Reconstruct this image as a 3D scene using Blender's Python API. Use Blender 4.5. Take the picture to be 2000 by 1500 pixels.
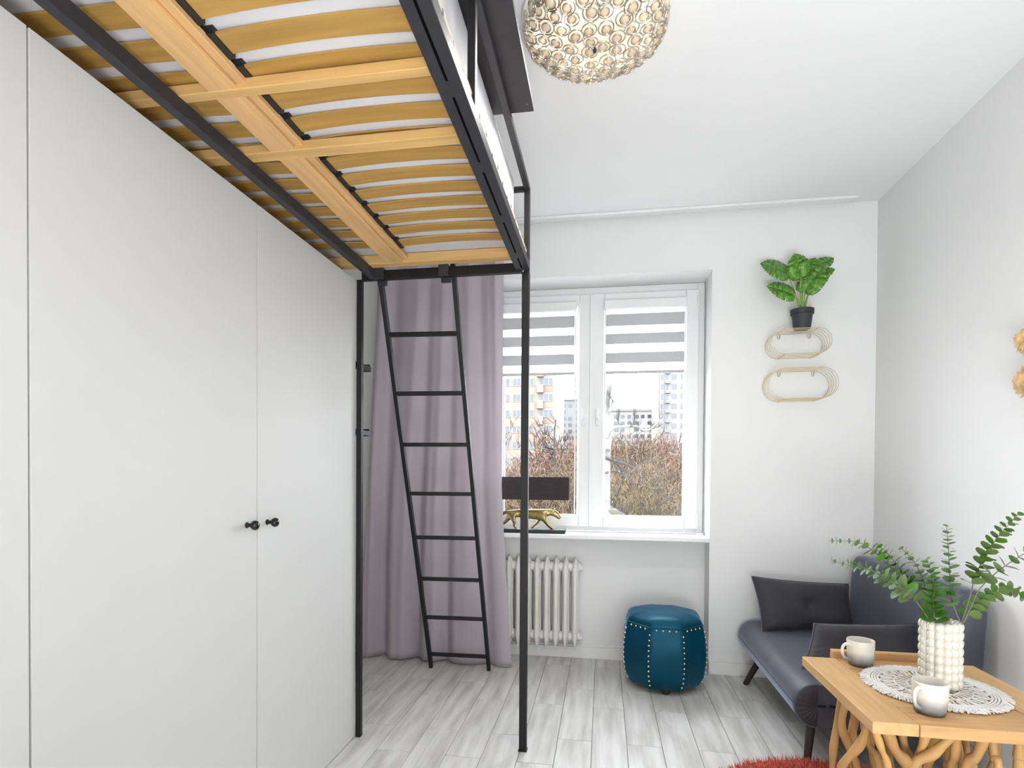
import bpy, math, random
from math import sin, cos, pi, sqrt, atan2
from mathutils import Vector, Matrix, noise

for _o in list(bpy.data.objects):
    bpy.data.objects.remove(_o)
scene = bpy.context.scene
COL = scene.collection
rnd = random.Random(7)

# ------------------------------------------------------------------ camera
F_PX, CY, YAW, PITCH, ROLL, CAM_H = 1092.42, 934.15, 0.162019, 0.0118287, 0.0063443, 1.2
def _rot():
    cy, sy = cos(YAW), sin(YAW)
    B = Matrix(((1, 0, 0), (0, 0, -1), (0, 1, 0)))
    Rz = Matrix(((cy, sy, 0), (-sy, cy, 0), (0, 0, 1)))
    Rx = Matrix(((1, 0, 0), (0, cos(PITCH), -sin(PITCH)), (0, sin(PITCH), cos(PITCH))))
    Rr = Matrix(((cos(ROLL), -sin(ROLL), 0), (sin(ROLL), cos(ROLL), 0), (0, 0, 1)))
    return Rr @ Rx @ B @ Rz
RC = _rot()
cam_data = bpy.data.cameras.new('camera')
cam = bpy.data.objects.new('camera', cam_data)
COL.objects.link(cam)
cam_data.sensor_fit = 'HORIZONTAL'
cam_data.sensor_width = 36.0
cam_data.lens = F_PX * 36.0 / 2000.0
cam_data.shift_y = (CY - 750.0) / 2000.0
cam_data.clip_start = 0.05
cam_data.clip_end = 1500.0
_m = Matrix(((RC[0][0], -RC[1][0], -RC[2][0], 0), (RC[0][1], -RC[1][1], -RC[2][1], 0),
             (RC[0][2], -RC[1][2], -RC[2][2], CAM_H), (0, 0, 0, 1)))
cam.matrix_world = _m
scene.camera = cam

# ------------------------------------------------------------------ light
SKY, SUN, BOUNCE, LAMP, EXPO = 14.5, 0.8, 108.0, 34.0, 0.14
world = bpy.data.worlds.new('overcast_sky')
scene.world = world
world.use_nodes = True
_bg = world.node_tree.nodes['Background']
_bg.inputs[0].default_value = (0.90, 0.95, 1.0, 1)
_bg.inputs[1].default_value = SKY
_s = bpy.data.lights.new('sun', 'SUN'); _s.energy = SUN; _s.angle = 0.5; _s.color = (1.0, 0.95, 0.88)
sun = bpy.data.objects.new('sun', _s); COL.objects.link(sun)
sun.rotation_euler = (math.radians(42), 0, math.radians(18))
def area_light(name, loc, rot, sx, sy, power, col):
    l = bpy.data.lights.new(name, 'AREA'); l.shape = 'RECTANGLE'; l.size = sx; l.size_y = sy
    l.energy = power; l.color = col
    o = bpy.data.objects.new(name, l); COL.objects.link(o); o.location = loc; o.rotation_euler = rot
    return o
area_light('added_fill_uplight', (0.40, -0.8, 0.3), (math.radians(165), math.radians(30), 0), 1.4, 1.4, BOUNCE, (0.94, 0.97, 1.0))  # added fill light behind the camera, brightens ceiling and walls; no real lamp
_p = area_light('window_portal', (-.08, 3.80, 1.61), (math.radians(-90), 0, 0), 1.36, 1.58, 1.0, (1, 1, 1))
_p.data.cycles.is_portal = True
scene.view_settings.view_transform = 'Standard'
scene.view_settings.look = 'None'
scene.view_settings.gamma = 1.0
scene.view_settings.exposure = EXPO
scene.view_settings.use_curve_mapping = False

# ------------------------------------------------------------------ helpers
def at(px, py, Y):
    """world point on the plane at depth Y seen at photo position (px, py)"""
    v = Vector(((px - 1000.0) / F_PX, (py - CY) / F_PX, 1.0))
    d = RC.transposed() @ v
    return Vector((0, 0, CAM_H)) + d * (Y / d.y)

class MB:
    def __init__(s): s.v = []; s.f = []
    def add(s, vs, fs):
        b = len(s.v); s.v += [tuple(v) for v in vs]; s.f += [tuple(i + b for i in f) for f in fs]; return s
    def box(s, x0, x1, y0, y1, z0, z1):
        return s.add([(x0,y0,z0),(x1,y0,z0),(x1,y1,z0),(x0,y1,z0),(x0,y0,z1),(x1,y0,z1),(x1,y1,z1),(x0,y1,z1)],
                     [(0,3,2,1),(4,5,6,7),(0,1,5,4),(1,2,6,5),(2,3,7,6),(3,0,4,7)])
    def bar(s, p, q, w, h, up=(0,0,1)):
        p = Vector(p); q = Vector(q); d = (q - p).normalized(); up = Vector(up)
        a = d.cross(up).normalized(); b = a.cross(d).normalized()
        vs = [c + a*i*w/2 + b*j*h/2 for c in (p, q) for i, j in ((-1,-1),(1,-1),(1,1),(-1,1))]
        return s.add(vs, [(0,1,2,3),(7,6,5,4),(0,4,5,1),(1,5,6,2),(2,6,7,3),(3,7,4,0)])
    def tube(s, pts, r, seg=8, closed=False, caps=True, flat=1.0):
        pts = [Vector(p) for p in pts]; n = len(pts)
        rs = r if isinstance(r, (list, tuple)) else [r]*n
        ref = None; rings = []
        for i, p in enumerate(pts):
            if closed: t = (pts[(i+1) % n] - pts[i-1])
            else: t = pts[min(i+1, n-1)] - pts[max(i-1, 0)]
            t = t.normalized() if t.length > 1e-9 else Vector((0,0,1))
            if ref is None:
                ref = Vector((0,0,1)) if abs(t.z) < .9 else Vector((1,0,0))
            a = ref - t*ref.dot(t); a.normalize(); b = t.cross(a); ref = a
            rings.append([p + (a*cos(2*pi*k/seg) + b*sin(2*pi*k/seg)*flat)*rs[i] for k in range(seg)])
        vs = [v for R in rings for v in R]; fs = []
        m = n if closed else n - 1
        for i in range(m):
            j = (i+1) % n
            for k in range(seg):
                l = (k+1) % seg
                fs.append((i*seg+k, i*seg+l, j*seg+l, j*seg+k))
        if caps and not closed:
            fs.append(tuple(range(seg-1, -1, -1))); fs.append(tuple((n-1)*seg + k for k in range(seg)))
        return s.add(vs, fs)
    def lathe(s, prof, seg=32, c=(0,0,0)):
        vs = []; fs = []; n = len(prof)
        for r, z in prof:
            for k in range(seg):
                a = 2*pi*k/seg; vs.append((c[0]+r*cos(a), c[1]+r*sin(a), c[2]+z))
        for i in range(n-1):
            for k in range(seg):
                l = (k+1) % seg
                fs.append((i*seg+k, i*seg+l, (i+1)*seg+l, (i+1)*seg+k))
        return s.add(vs, fs)
    def sphere(s, c, r, seg=8, rings=6, sc=(1,1,1)):
        prof = []; vs = [(c[0], c[1], c[2]-r*sc[2])]; fs = []
        for i in range(1, rings):
            t = pi*i/rings
            for k in range(seg):
                a = 2*pi*k/seg
                vs.append((c[0]+r*sc[0]*sin(t)*cos(a), c[1]+r*sc[1]*sin(t)*sin(a), c[2]-r*sc[2]*cos(t)))
        vs.append((c[0], c[1], c[2]+r*sc[2])); top = len(vs)-1
        for k in range(seg):
            l = (k+1) % seg
            fs.append((0, 1+l, 1+k)); fs.append((top, 1+(rings-2)*seg+k, 1+(rings-2)*seg+l))
            for i in range(rings-2):
                fs.append((1+i*seg+k, 1+i*seg+l, 1+(i+1)*seg+l, 1+(i+1)*seg+k))
        return s.add(vs, fs)
    def prism(s, poly, axis, a0, a1):
        """poly (u,v) extruded along axis: 'y' -> (u,.,v), 'x' -> (.,u,v), 'z' -> (u,v,.)"""
        n = len(poly)
        def P(u, v, a): return {'y': (u, a, v), 'x': (a, u, v), 'z': (u, v, a)}[axis]
        vs = [P(u, v, a0) for u, v in poly] + [P(u, v, a1) for u, v in poly]
        fs = [tuple(range(n))[::-1], tuple(range(n, 2*n))] + [(i, (i+1) % n, n+(i+1) % n, n+i) for i in range(n)]
        return s.add(vs, fs)
    def surf(s, fn, nu, nv, closed_u=False):
        vs = [fn(i/(nu if closed_u else nu-1), j/(nv-1)) for j in range(nv) for i in range(nu)]
        fs = []
        for j in range(nv-1):
            for i in range(nu if closed_u else nu-1):
                k = (i+1) % nu
                fs.append((j*nu+i, j*nu+k, (j+1)*nu+k, (j+1)*nu+i))
        return s.add(vs, fs)
    def mesh(s, name):
        me = bpy.data.meshes.new(name); me.from_pydata(s.v, [], s.f); me.update()
        return me
    def build(s, name, mat, parent=None, smooth=False, bevel=0, angle=40, fix=False):
        me = s.mesh(name)
        if fix:
            import bmesh
            bm = bmesh.new(); bm.from_mesh(me); bmesh.ops.recalc_face_normals(bm, faces=bm.faces); bm.to_mesh(me); bm.free()
        return link(name, me, mat, parent, smooth, bevel, angle)

def link(name, me, mat, parent=None, smooth=False, bevel=0, angle=40, loc=None):
    if mat is not None and not me.materials: me.materials.append(mat)
    if smooth:
        me.polygons.foreach_set('use_smooth', [True]*len(me.polygons))
        if angle < 180: me.set_sharp_from_angle(angle=math.radians(angle))
    o = bpy.data.objects.new(name, me); COL.objects.link(o)
    if loc is not None: o.location = loc
    if parent is not None: attach(o, parent)
    if bevel:
        b = o.modifiers.new('bevel', 'BEVEL'); b.width = bevel; b.segments = 2; b.limit_method = 'ANGLE'; b.angle_limit = math.radians(35)
    return o
def attach(o, parent):
    o.parent = parent
    p = parent; off = Vector((0,0,0))
    while p is not None:
        off += p.location + p.matrix_parent_inverse.translation; p = p.parent
    # every helper keeps parents un-rotated, so the inverse is a plain translation
    o.matrix_parent_inverse = Matrix.Translation(-off)
def tag(o, label, cat, group=None):
    o['label'] = label; o['category'] = cat
    if group: o['group'] = group
    return o
def thing(name, loc, label, cat, group=None):
    o = bpy.data.objects.new(name, None); o.empty_display_size = .05
    COL.objects.link(o); o.location = loc
    return tag(o, label, cat, group)
def struct(o, label=None, cat=None):
    o['kind'] = 'structure'
    if label: o['label'] = label
    if cat: o['category'] = cat
    return o
def smooth_path(pts, n=6):
    pts = [Vector(p) for p in pts]; out = []
    P = [2*pts[0]-pts[1]] + pts + [2*pts[-1]-pts[-2]]
    for i in range(1, len(P)-2):
        for k in range(n):
            t = k/n; a, b, c, d = P[i-1], P[i], P[i+1], P[i+2]
            out.append(.5*((2*b)+(c-a)*t+(2*a-5*b+4*c-d)*t*t+(3*b-a-3*c+d)*t**3))
    out.append(pts[-1]); return out
def lerp(a, b, t): return a + (b-a)*t

# ------------------------------------------------------------------ materials
def srgb(r, g, b):
    return tuple((c/255/12.92 if c/255 <= .04045 else ((c/255+.055)/1.055)**2.4) for c in (r, g, b)) + (1,)
def mat(name, col, rough=.5, metal=0, spec=.5, var=.06, scale=8, bump=0, bscale=60, stretch=(1,1,1),
        sheen=0, sheen_col=None, trans=0, coat=0, obj_random=0, detail=3):
    m = bpy.data.materials.new(name); m.use_nodes = True
    nt = m.node_tree; N = nt.nodes; L = nt.links; p = N['Principled BSDF']
    p.inputs['Roughness'].default_value = rough; p.inputs['Metallic'].default_value = metal
    p.inputs['Specular IOR Level'].default_value = spec
    if coat: p.inputs['Coat Weight'].default_value = coat; p.inputs['Coat Roughness'].default_value = .15
    if sheen:
        p.inputs['Sheen Weight'].default_value = sheen; p.inputs['Sheen Roughness'].default_value = .35
        p.inputs['Sheen Tint'].default_value = sheen_col or (1,1,1,1)
    if trans: p.inputs['Transmission Weight'].default_value = trans
    tc = N.new('ShaderNodeTexCoord'); mp = N.new('ShaderNodeMapping'); L.new(tc.outputs['Object'], mp.inputs[0])
    mp.inputs['Scale'].default_value = stretch
    nz = N.new('ShaderNodeTexNoise'); nz.inputs['Scale'].default_value = scale; nz.inputs['Detail'].default_value = detail
    L.new(mp.outputs[0], nz.inputs['Vector'])
    if obj_random:
        oi = N.new('ShaderNodeObjectInfo'); vm = N.new('ShaderNodeVectorMath'); vm.operation = 'ADD'
        cb = N.new('ShaderNodeCombineXYZ'); ml = N.new('ShaderNodeMath'); ml.operation = 'MULTIPLY'; ml.inputs[1].default_value = 37
        L.new(oi.outputs['Random'], ml.inputs[0]); L.new(ml.outputs[0], cb.inputs[0]); L.new(ml.outputs[0], cb.inputs[1])
        L.new(mp.outputs[0], vm.inputs[0]); L.new(cb.outputs[0], vm.inputs[1]); L.new(vm.outputs[0], nz.inputs['Vector'])
    cr = N.new('ShaderNodeValToRGB'); L.new(nz.outputs['Fac'], cr.inputs[0])
    e = cr.color_ramp.elements
    e[0].position = .3; e[1].position = .7
    e[0].color = tuple(max(0, c*(1-var)) for c in col[:3]) + (1,); e[1].color = tuple(min(1, c*(1+var)) for c in col[:3]) + (1,)
    L.new(cr.outputs[0], p.inputs['Base Color'])
    if bump:
        bn = N.new('ShaderNodeTexNoise'); bn.inputs['Scale'].default_value = bscale; L.new(mp.outputs[0], bn.inputs['Vector'])
        bp = N.new('ShaderNodeBump'); bp.inputs['Strength'].default_value = bump; bp.inputs['Distance'].default_value = .004
        L.new(bn.outputs['Fac'], bp.inputs['Height']); L.new(bp.outputs[0], p.inputs['Normal'])
    return m
def ramp_of(m): return next(n for n in m.node_tree.nodes if n.type == 'VALTORGB')

M = {}
M['wall'] = mat('white_wall_paint', (.80,.80,.79), .8, var=.012, scale=2, bump=.05, bscale=90, spec=.2)
M['ceil'] = mat('white_ceiling_paint', (.82,.82,.82), .85, var=.01, scale=2, spec=.2)
M['plaster_beige'] = M['wall']
M['trim'] = mat('white_trim_paint', (.80,.79,.77), .4, var=.015, scale=4)
M['grout'] = mat('grey_grout', (.25,.24,.23), .9)
M['lacquer'] = mat('white_lacquered_board', (.585,.585,.57), .55, var=.01, scale=1.5, spec=.4)
M['edge'] = mat('cream_board_edge', (.72,.66,.56), .5, var=.04)
M['black'] = mat('black_powder_coated_steel', (.010,.0095,.010), .5, var=.15, scale=40, spec=.35)
M['black2'] = mat('charcoal_steel', (.030,.030,.035), .5, var=.12, scale=30, spec=.35)
M['slot'] = mat('dark_slot_opening', (.002,.002,.002), .9, spec=.05)
M['plastic'] = mat('black_plastic', (.012,.012,.013), .5)
M['slat'] = mat('birch_slat', (.44,.25,.060), .55, var=.16, scale=9, stretch=(.35,6,6), bump=.05, bscale=80, obj_random=1)
M['rail'] = mat('pine_rail', (.66,.40,.17), .6, var=.13, scale=7, stretch=(7,.5,7), bump=.05)
M['railx'] = mat('pine_cross_rail', (.62,.38,.14), .6, var=.13, scale=7, stretch=(.5,7,7), bump=.05)
M['cream'] = mat('cream_cover_strip', (.55,.49,.40), .8, var=.06, scale=20)
M['mattress'] = mat('white_mattress_fabric', (.60,.59,.605), .9, var=.02, scale=6, bump=.15, bscale=40)
M['pvc'] = mat('white_window_plastic', (.80,.80,.80), .3, var=.01)
M['radiator'] = mat('ivory_radiator_enamel', (.76,.74,.69), .35, var=.02, scale=6)
M['teal'] = mat('teal_velvet', (.003,.056,.095), .40, metal=.24, var=.2, scale=5, bump=.1, bscale=25, sheen=.7, sheen_col=(.03,.40,.80,1), spec=.12)
M['brass'] = mat('antique_brass', (.55,.45,.28), .35, metal=1, var=.1)
M['sofa'] = mat('grey_velvet', (.076,.079,.098), .5, metal=.12, var=.12, scale=4, bump=.08, bscale=18, sheen=.9, sheen_col=(.42,.48,.62,1), spec=.2)
M['pillow'] = mat('charcoal_velvet', (.050,.048,.053), .6, var=.14, scale=6, bump=.12, bscale=22, spec=.15, sheen=.45, sheen_col=(.55,.55,.66,1))
M['darkwood'] = mat('dark_stained_wood', (.022,.017,.016), .45, var=.2, scale=12, stretch=(5,5,.6))
M['table'] = mat('teak_board', (.62,.375,.165), .45, var=.15, scale=6, stretch=(7,.6,7), bump=.06, bscale=30, spec=.4)
M['tablex'] = mat('teak_board_cross', (.58,.335,.14), .45, var=.16, scale=6, stretch=(.6,7,7), bump=.06, bscale=30, spec=.4)
M['branch'] = mat('teak_branch', (.56,.33,.12), .6, var=.22, scale=14, stretch=(1,1,.4), bump=.25, bscale=30)
M['ceramic'] = mat('cream_glazed_ceramic', (.74,.70,.61), .22, var=.02, scale=10, coat=.3)
M['cord'] = mat('white_cotton_cord', (.80,.78,.75), .9, var=.06, scale=90, bump=.3, bscale=160)
M['leaf'] = mat('eucalyptus_leaf', (.135,.225,.060), .5, var=.4, scale=18, obj_random=1)
M['leaf2'] = mat('bright_eucalyptus_leaf', (.085,.26,.018), .45, var=.35, scale=18, obj_random=1)
M['twig'] = mat('eucalyptus_twig', (.16,.16,.12), .6, var=.2)
M['monstera'] = mat('monstera_leaf', (.095,.26,.022), .35, var=.55, scale=9, obj_random=1)
M['mstem'] = mat('monstera_stem', (.22,.36,.05), .5, var=.2)
M['pot'] = mat('charcoal_pot', (.028,.029,.034), .6, var=.1)
M['soil'] = mat('potting_soil', (.03,.02,.012), .95, var=.5, scale=60)
M['gold'] = mat('brushed_gold', (.34,.265,.115), .27, metal=1, var=.15, scale=40)
M['goldwire'] = mat('pale_gold_wire', (.70,.60,.40), .35, metal=.7, var=.06, scale=30)
M['chrome'] = mat('polished_chrome', (.62,.58,.50), .16, metal=1, var=.05)
M['shade'] = mat('black_textile_shade', (.032,.024,.026), .8, var=.25, scale=120, stretch=(.15,1,1))
M['rug'] = mat('coral_rug_pile', (.60,.14,.10), .95, var=.3, scale=70)
M['straw'] = mat('golden_straw', (.62,.42,.19), .6, var=.35, scale=40)
M['curtain'] = None

def floor_material():
    m = mat('grey_wood_look_tile', (.60,.585,.56), .38, var=.22, scale=3.2, stretch=(7,.75,7), bump=.03, bscale=30, obj_random=1, spec=.4, detail=5)
    r = ramp_of(m).color_ramp
    r.elements[0].position = .28; r.elements[1].position = .62
    r.elements[0].color = (.44,.425,.40,1); r.elements[1].color = (.69,.685,.67,1)
    return m
M['plank'] = floor_material()

def curtain_material():
    m = mat('lilac_satin_curtain', (.60,.54,.585), .5, var=.04, scale=3, stretch=(3,3,.4), sheen=.2)
    nt = m.node_tree; N = nt.nodes; p = N['Principled BSDF']; out = N['Material Output']
    tr = N.new('ShaderNodeBsdfTranslucent'); tr.inputs[0].default_value = (.56,.48,.55,1)
    mx = N.new('ShaderNodeMixShader'); mx.inputs[0].default_value = .3
    nt.links.new(p.outputs[0], mx.inputs[1]); nt.links.new(tr.outputs[0], mx.inputs[2]); nt.links.new(mx.outputs[0], out.inputs[0])
    return m
M['curtain'] = curtain_material()
def translucent(name, col, f, transp=0):
    m = mat(name, col, .8, var=.03, scale=60)
    nt = m.node_tree; N = nt.nodes; p = N['Principled BSDF']; out = N['Material Output']
    tr = N.new('ShaderNodeBsdfTranslucent'); tr.inputs[0].default_value = col[:3] + (1,)
    mx = N.new('ShaderNodeMixShader'); mx.inputs[0].default_value = f
    nt.links.new(p.outputs[0], mx.inputs[1]); nt.links.new(tr.outputs[0], mx.inputs[2])
    last = mx
    if transp:
        tp = N.new('ShaderNodeBsdfTransparent'); m2 = N.new('ShaderNodeMixShader'); m2.inputs[0].default_value = transp
        nt.links.new(mx.outputs[0], m2.inputs[1]); nt.links.new(tp.outputs[0], m2.inputs[2]); last = m2
    nt.links.new(last.outputs[0], out.inputs[0])
    return m
M['blind'] = translucent('grey_blind_fabric', (.52,.52,.53), .3)
M['sheer'] = translucent('white_sheer_fabric', (.95,.95,.95), .75, .3)
def glass_material():
    m = bpy.data.materials.new('window_glass'); m.use_nodes = True
    nt = m.node_tree; N = nt.nodes; N.remove(N['Principled BSDF']); out = N['Material Output']
    tp = N.new('ShaderNodeBsdfTransparent'); gl = N.new('ShaderNodeBsdfGlossy'); gl.inputs['Roughness'].default_value = .02
    mx = N.new('ShaderNodeMixShader'); mx.inputs[0].default_value = .012
    nt.links.new(tp.outputs[0], mx.inputs[1]); nt.links.new(gl.outputs[0], mx.inputs[2]); nt.links.new(mx.outputs[0], out.inputs[0])
    return m
M['glass'] = glass_material()
def emit(name, col, st):
    m = bpy.data.materials.new(name); m.use_nodes = True
    p = m.node_tree.nodes['Principled BSDF']
    p.inputs['Base Color'].default_value = col; p.inputs['Emission Color'].default_value = col
    p.inputs['Emission Strength'].default_value = st
    return m
def mug_material():
    m = mat('cream_to_grey_glaze', (.76,.72,.65), .35, var=.03, scale=30)
    nt = m.node_tree; N = nt.nodes; L = nt.links; p = N['Principled BSDF']
    tc = N.new('ShaderNodeTexCoord'); sp = N.new('ShaderNodeSeparateXYZ'); L.new(tc.outputs['Object'], sp.inputs[0])
    nz = N.new('ShaderNodeTexNoise'); nz.inputs['Scale'].default_value = 25; L.new(tc.outputs['Object'], nz.inputs['Vector'])
    ma = N.new('ShaderNodeMath'); ma.operation = 'MULTIPLY_ADD'; ma.inputs[1].default_value = .018; L.new(nz.outputs['Fac'], ma.inputs[0]); L.new(sp.outputs['Z'], ma.inputs[2])
    mr = N.new('ShaderNodeMapRange'); mr.inputs[1].default_value = 0; mr.inputs[2].default_value = .10; L.new(ma.outputs[0], mr.inputs[0])
    cr = N.new('ShaderNodeValToRGB'); L.new(mr.outputs[0], cr.inputs[0]); e = cr.color_ramp.elements
    e[0].position = .12; e[0].color = (.085,.085,.085,1); e[1].position = .62; e[1].color = (.74,.70,.62,1)
    x = e.new(.36); x.color = (.30,.30,.29,1)
    L.new(cr.outputs[0], p.inputs['Base Color'])
    return m
M['mug'] = mug_material()

# ================================================================== SETTING
XL, XR, YB, YW, YN, YF, ZC = -1.70, 1.522, -1.9, 3.477, 3.63, 3.70, 2.748
WX0, WX1, WZ0, WZ1 = -.785, .627, .80, 2.407

# floor: grout bed and one object per wood-look tile
fl = MB().box(XL-.1, XR+.1, YB-.1, YN, -.06, -.003).build('floor', M['grout'])
struct(fl)
PW, PL = .1525, .60
full = MB().box(.0012, PW-.0012, .0012, PL-.0012, -.012, 0).mesh('plank')
k0 = int(math.floor((XL-.111)/PW)); k1 = int(math.floor((XR-.111)/PW))
for k in range(k0, k1+1):
    x0 = .111 + k*PW; ph = 2.275 if k % 2 else 2.505
    j0 = int(math.floor((YB-ph)/PL)); j1 = int(math.floor((YN-ph)/PL))
    for j in range(j0, j1+1):
        a = max(ph+j*PL, YB); b = min(ph+(j+1)*PL, YN); xa = max(x0, XL); xb = min(x0+PW, XR)
        if b-a < .02 or xb-xa < .01: continue
        if b-a > PL-.001 and xb-xa > PW-.001:
            o = link('plank', full, M['plank'], fl, loc=(x0, a, 0))
        else:
            o = link('plank', MB().box(.0012, xb-xa-.0012, .0012, b-a-.0012, -.012, 0).mesh('plank'), M['plank'], fl, loc=(xa, a, 0))
        bv = o.modifiers.new('bevel', 'BEVEL'); bv.width = .0015; bv.segments = 1

struct(MB().box(XL-.15, XR+.15, YB-.15, YF+.3, ZC, ZC+.2).build('ceiling', M['ceil']))
struct(MB().box(WX1, XR+.15, YW, YF+.25, 0, ZC).build('wall_far', M['wall']))
struct(MB().box(XL-.15, WX0, YW, YF+.25, 0, ZC).build('wall_far_left', M['wall']))
struct(MB().box(WX0, WX1, YW, YF+.25, WZ1, ZC).build('wall_above_window', M['wall']))
struct(MB().box(WX0, WX1, YN, YF+.25, 0, WZ0-.03).build('wall_below_window', M['wall']))
struct(MB().box(XR, XR+.15, YB-.15, YW, 0, ZC).build('wall_right', M['wall']))
struct(MB().box(XL-.15, XL, YB-.15, YW, 0, ZC).build('wall_left', M['wall']))
struct(MB().box(XL, XR, YB-.15, YB, 0, ZC).build('wall_back', M['wall']))
def baseboard(name, x0, x1, y0, y1, axis):
    m = MB()
    if axis == 'x':
        m.box(x0, x1, y1-.014, y1, 0, .075); m.box(x0, x1, y1-.009, y1, .075, .088)
    else:
        m.box(x1-.014, x1, y0, y1, 0, .075); m.box(x1-.009, x1, y0, y1, .075, .088)
    struct(m.build(name, M['trim'], bevel=.003))
baseboard('baseboard_far', WX1, XR-.014, 0, YW, 'x')
baseboard('baseboard_niche', WX0, WX1-.002, 0, YN, 'x')
baseboard('baseboard_right', 0, XR, YB, YW, 'y')
sill = MB().box(WX0+.001, WX1-.001, YW-.012, YF-.01, .784, .812).build('trim_1', M['pvc'], bevel=.006)
struct(sill, 'white plastic window sill under the two-sash window', 'window sill')

# window with two sashes
win = thing('window_1', (0, YF, WZ0), 'white two-sash window with zebra blinds above the radiator', 'window'); win['kind'] = 'structure'
fr = MB(); y0, y1 = YF, YF+.07
fr.box(WX0+.002, WX0+.046, y0, y1, .812, WZ1-.002); fr.box(WX1-.046, WX1-.002, y0, y1, .812, WZ1-.002)
fr.box(WX0+.046, WX1-.046, y0, y1, .812, .85); fr.box(WX0+.046, WX1-.046, y0, y1, WZ1-.055, WZ1-.002)
fr.build('window_frame', M['pvc'], win, bevel=.004)
MID = -.082
def sash(xa, xb):
    m = MB(); a, b = YF-.022, YF+.05; za, zb = .842, WZ1-.05; t = .078
    m.box(xa, xa+t, a, b, za, zb); m.box(xb-t, xb, a, b, za, zb); m.box(xa+t, xb-t, a, b, za, za+.068); m.box(xa+t, xb-t, a, b, zb-t, zb)
    s = m.build('sash', M['pvc'], win, bevel=.005)
    g = MB().box(xa+t-.005, xb-t+.005, YF+.018, YF+.024, za+.06, zb-t+.01).build('pane', M['glass'], s)
    bd = MB(); i = .012
    bd.box(xa+t, xa+t+i, a+.012, a+.03, za+.068, zb-t); bd.box(xb-t-i, xb-t, a+.012, a+.03, za+.068, zb-t)
    bd.box(xa+t+i, xb-t-i, a+.012, a+.03, za+.068, za+.068+i); bd.build('glazing_bead', M['pvc'], s)
    return s
sL = sash(WX0+.04, MID-.002); sR = sash(MID+.002, WX1-.04)
MB().box(MID-.012, MID+.012, YF-.032, YF-.022, .85, WZ1-.06).build('mullion_strip', M['pvc'], win, bevel=.003)
for hx in (MID-.05, MID+.04):
    h = MB(); h.box(hx-.013, hx+.013, YF-.034, YF-.022, 1.50, 1.565); h.bar((hx, YF-.055, 1.545), (hx, YF-.055, 1.615), .02, .016, (0,1,0))
    h.bar((hx, YF-.03, 1.55), (hx, YF-.062, 1.55), .016, .016)
    h.build('window_handle', M['pvc'], win, bevel=.005)
for hz in (.90, 2.28):
    MB().tube([(WX1-.045, YF-.028, hz-.035), (WX1-.045, YF-.028, hz+.035)], .008, 8).build('hinge', M['pvc'], win, smooth=True)

# zebra roller blinds
def blind(xa, xb, label):
    t = thing('zebra_blind', ((xa+xb)/2, YF-.03, 1.835), label, 'blind', 'zebra blinds on the window sashes')
    MB().box(xa-.012, xb+.012, YF-.055, YF-.023, 2.243, 2.305).build('cassette', M['pvc'], t, bevel=.006)
    for gx in (xa-.010, xb+.002):
        MB().box(gx, gx+.008, YF-.030, YF-.023, .92, 2.243).build('guide_rail', M['pvc'], t)
    zs = [2.243, 2.216, 2.142, 2.090, 2.026, 1.968, 1.903, 1.850]
    for i in range(7):
        nm, mt, yy = ('sheer_band', M['sheer'], YF-.032) if i % 2 == 0 else ('opaque_band', M['blind'], YF-.033)
        MB().box(xa, xb, yy, yy+.0012, zs[i+1]-.001, zs[i]+.001).build(nm, mt, t)
    MB().box(xa, xb, YF-.038, YF-.026, 1.834, 1.851).build('bottom_bar', M['blind'], t, bevel=.003)
blind(-.672, -.192, 'half-lowered zebra blind on the left sash, partly behind the lilac curtain')
blind(.008, .498, 'half-lowered zebra blind on the right sash, nearest the wire shelves')

# ceiling curtain rail
cr = thing('curtain_rail', (0, 3.415, ZC-.016), 'long white curtain rail fixed to ceiling above the window', 'curtain rail')
MB().box(XL+.02, 1.385, 3.385, 3.44, ZC-.016, ZC).build('rail_profile', M['pvc'], cr, bevel=.003)
for sx in (-.4, .25, .78, 1.28):
    MB().sphere((sx, 3.435, ZC-.0165), .005, 6, 4).build('screw', M['radiator'], cr)

# ================================================================== WARDROBES
XF = -1.096
def knob(parent, y, z):
    k = MB()
    prof = [(0,0),(.009,0),(.010,.002),(.0065,.006),(.006,.014),(.010,.018),(.0145,.024),(.0155,.030),(.0135,.036),(.007,.040),(0,.041)]
    n = 20; vs = []; fs = []
    for r, h in prof:
        for i in range(n):
            a = 2*pi*i/n; vs.append((XF+h, y+r*cos(a), z+r*sin(a)))
    for i in range(len(prof)-1):
        for q in range(n):
            fs.append((i*n+q, i*n+(q+1) % n, (i+1)*n+(q+1) % n, (i+1)*n+q))
    k.add(vs, fs).build('knob', M['plastic2'], parent, smooth=True, angle=180)['label'] = 'glossy black round knob'
M['plastic2'] = mat('glossy_black_knob', (.008,.008,.009), .12, var=.05)
def wardrobe(ya, yb, label, kz):
    t = thing('wardrobe', ((XL+XF)/2, (ya+yb)/2, 0), label, 'wardrobe', 'tall white wardrobes under the loft bed')
    MB().box(XL+.002, XF-.020, ya+.001, yb-.001, 0, 2.048).build('body', M['edge'], t)
    mid = (ya+yb)/2
    for a, b, ky in ((ya, mid, mid-.054), (mid, yb, mid+.053)):
        d = MB().box(XF-.018, XF, a+.0016, b-.0016, .004, 2.048).build('door', M['lacquer'], t, bevel=.0012)
        knob(d, ky, kz)
wardrobe(.918, 2.36, 'tall white wardrobe with two black knobs beside the black ladder', 1.028)
wardrobe(-.53, .917, 'tall white wardrobe at the left edge, only one door showing', 1.028)
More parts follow.
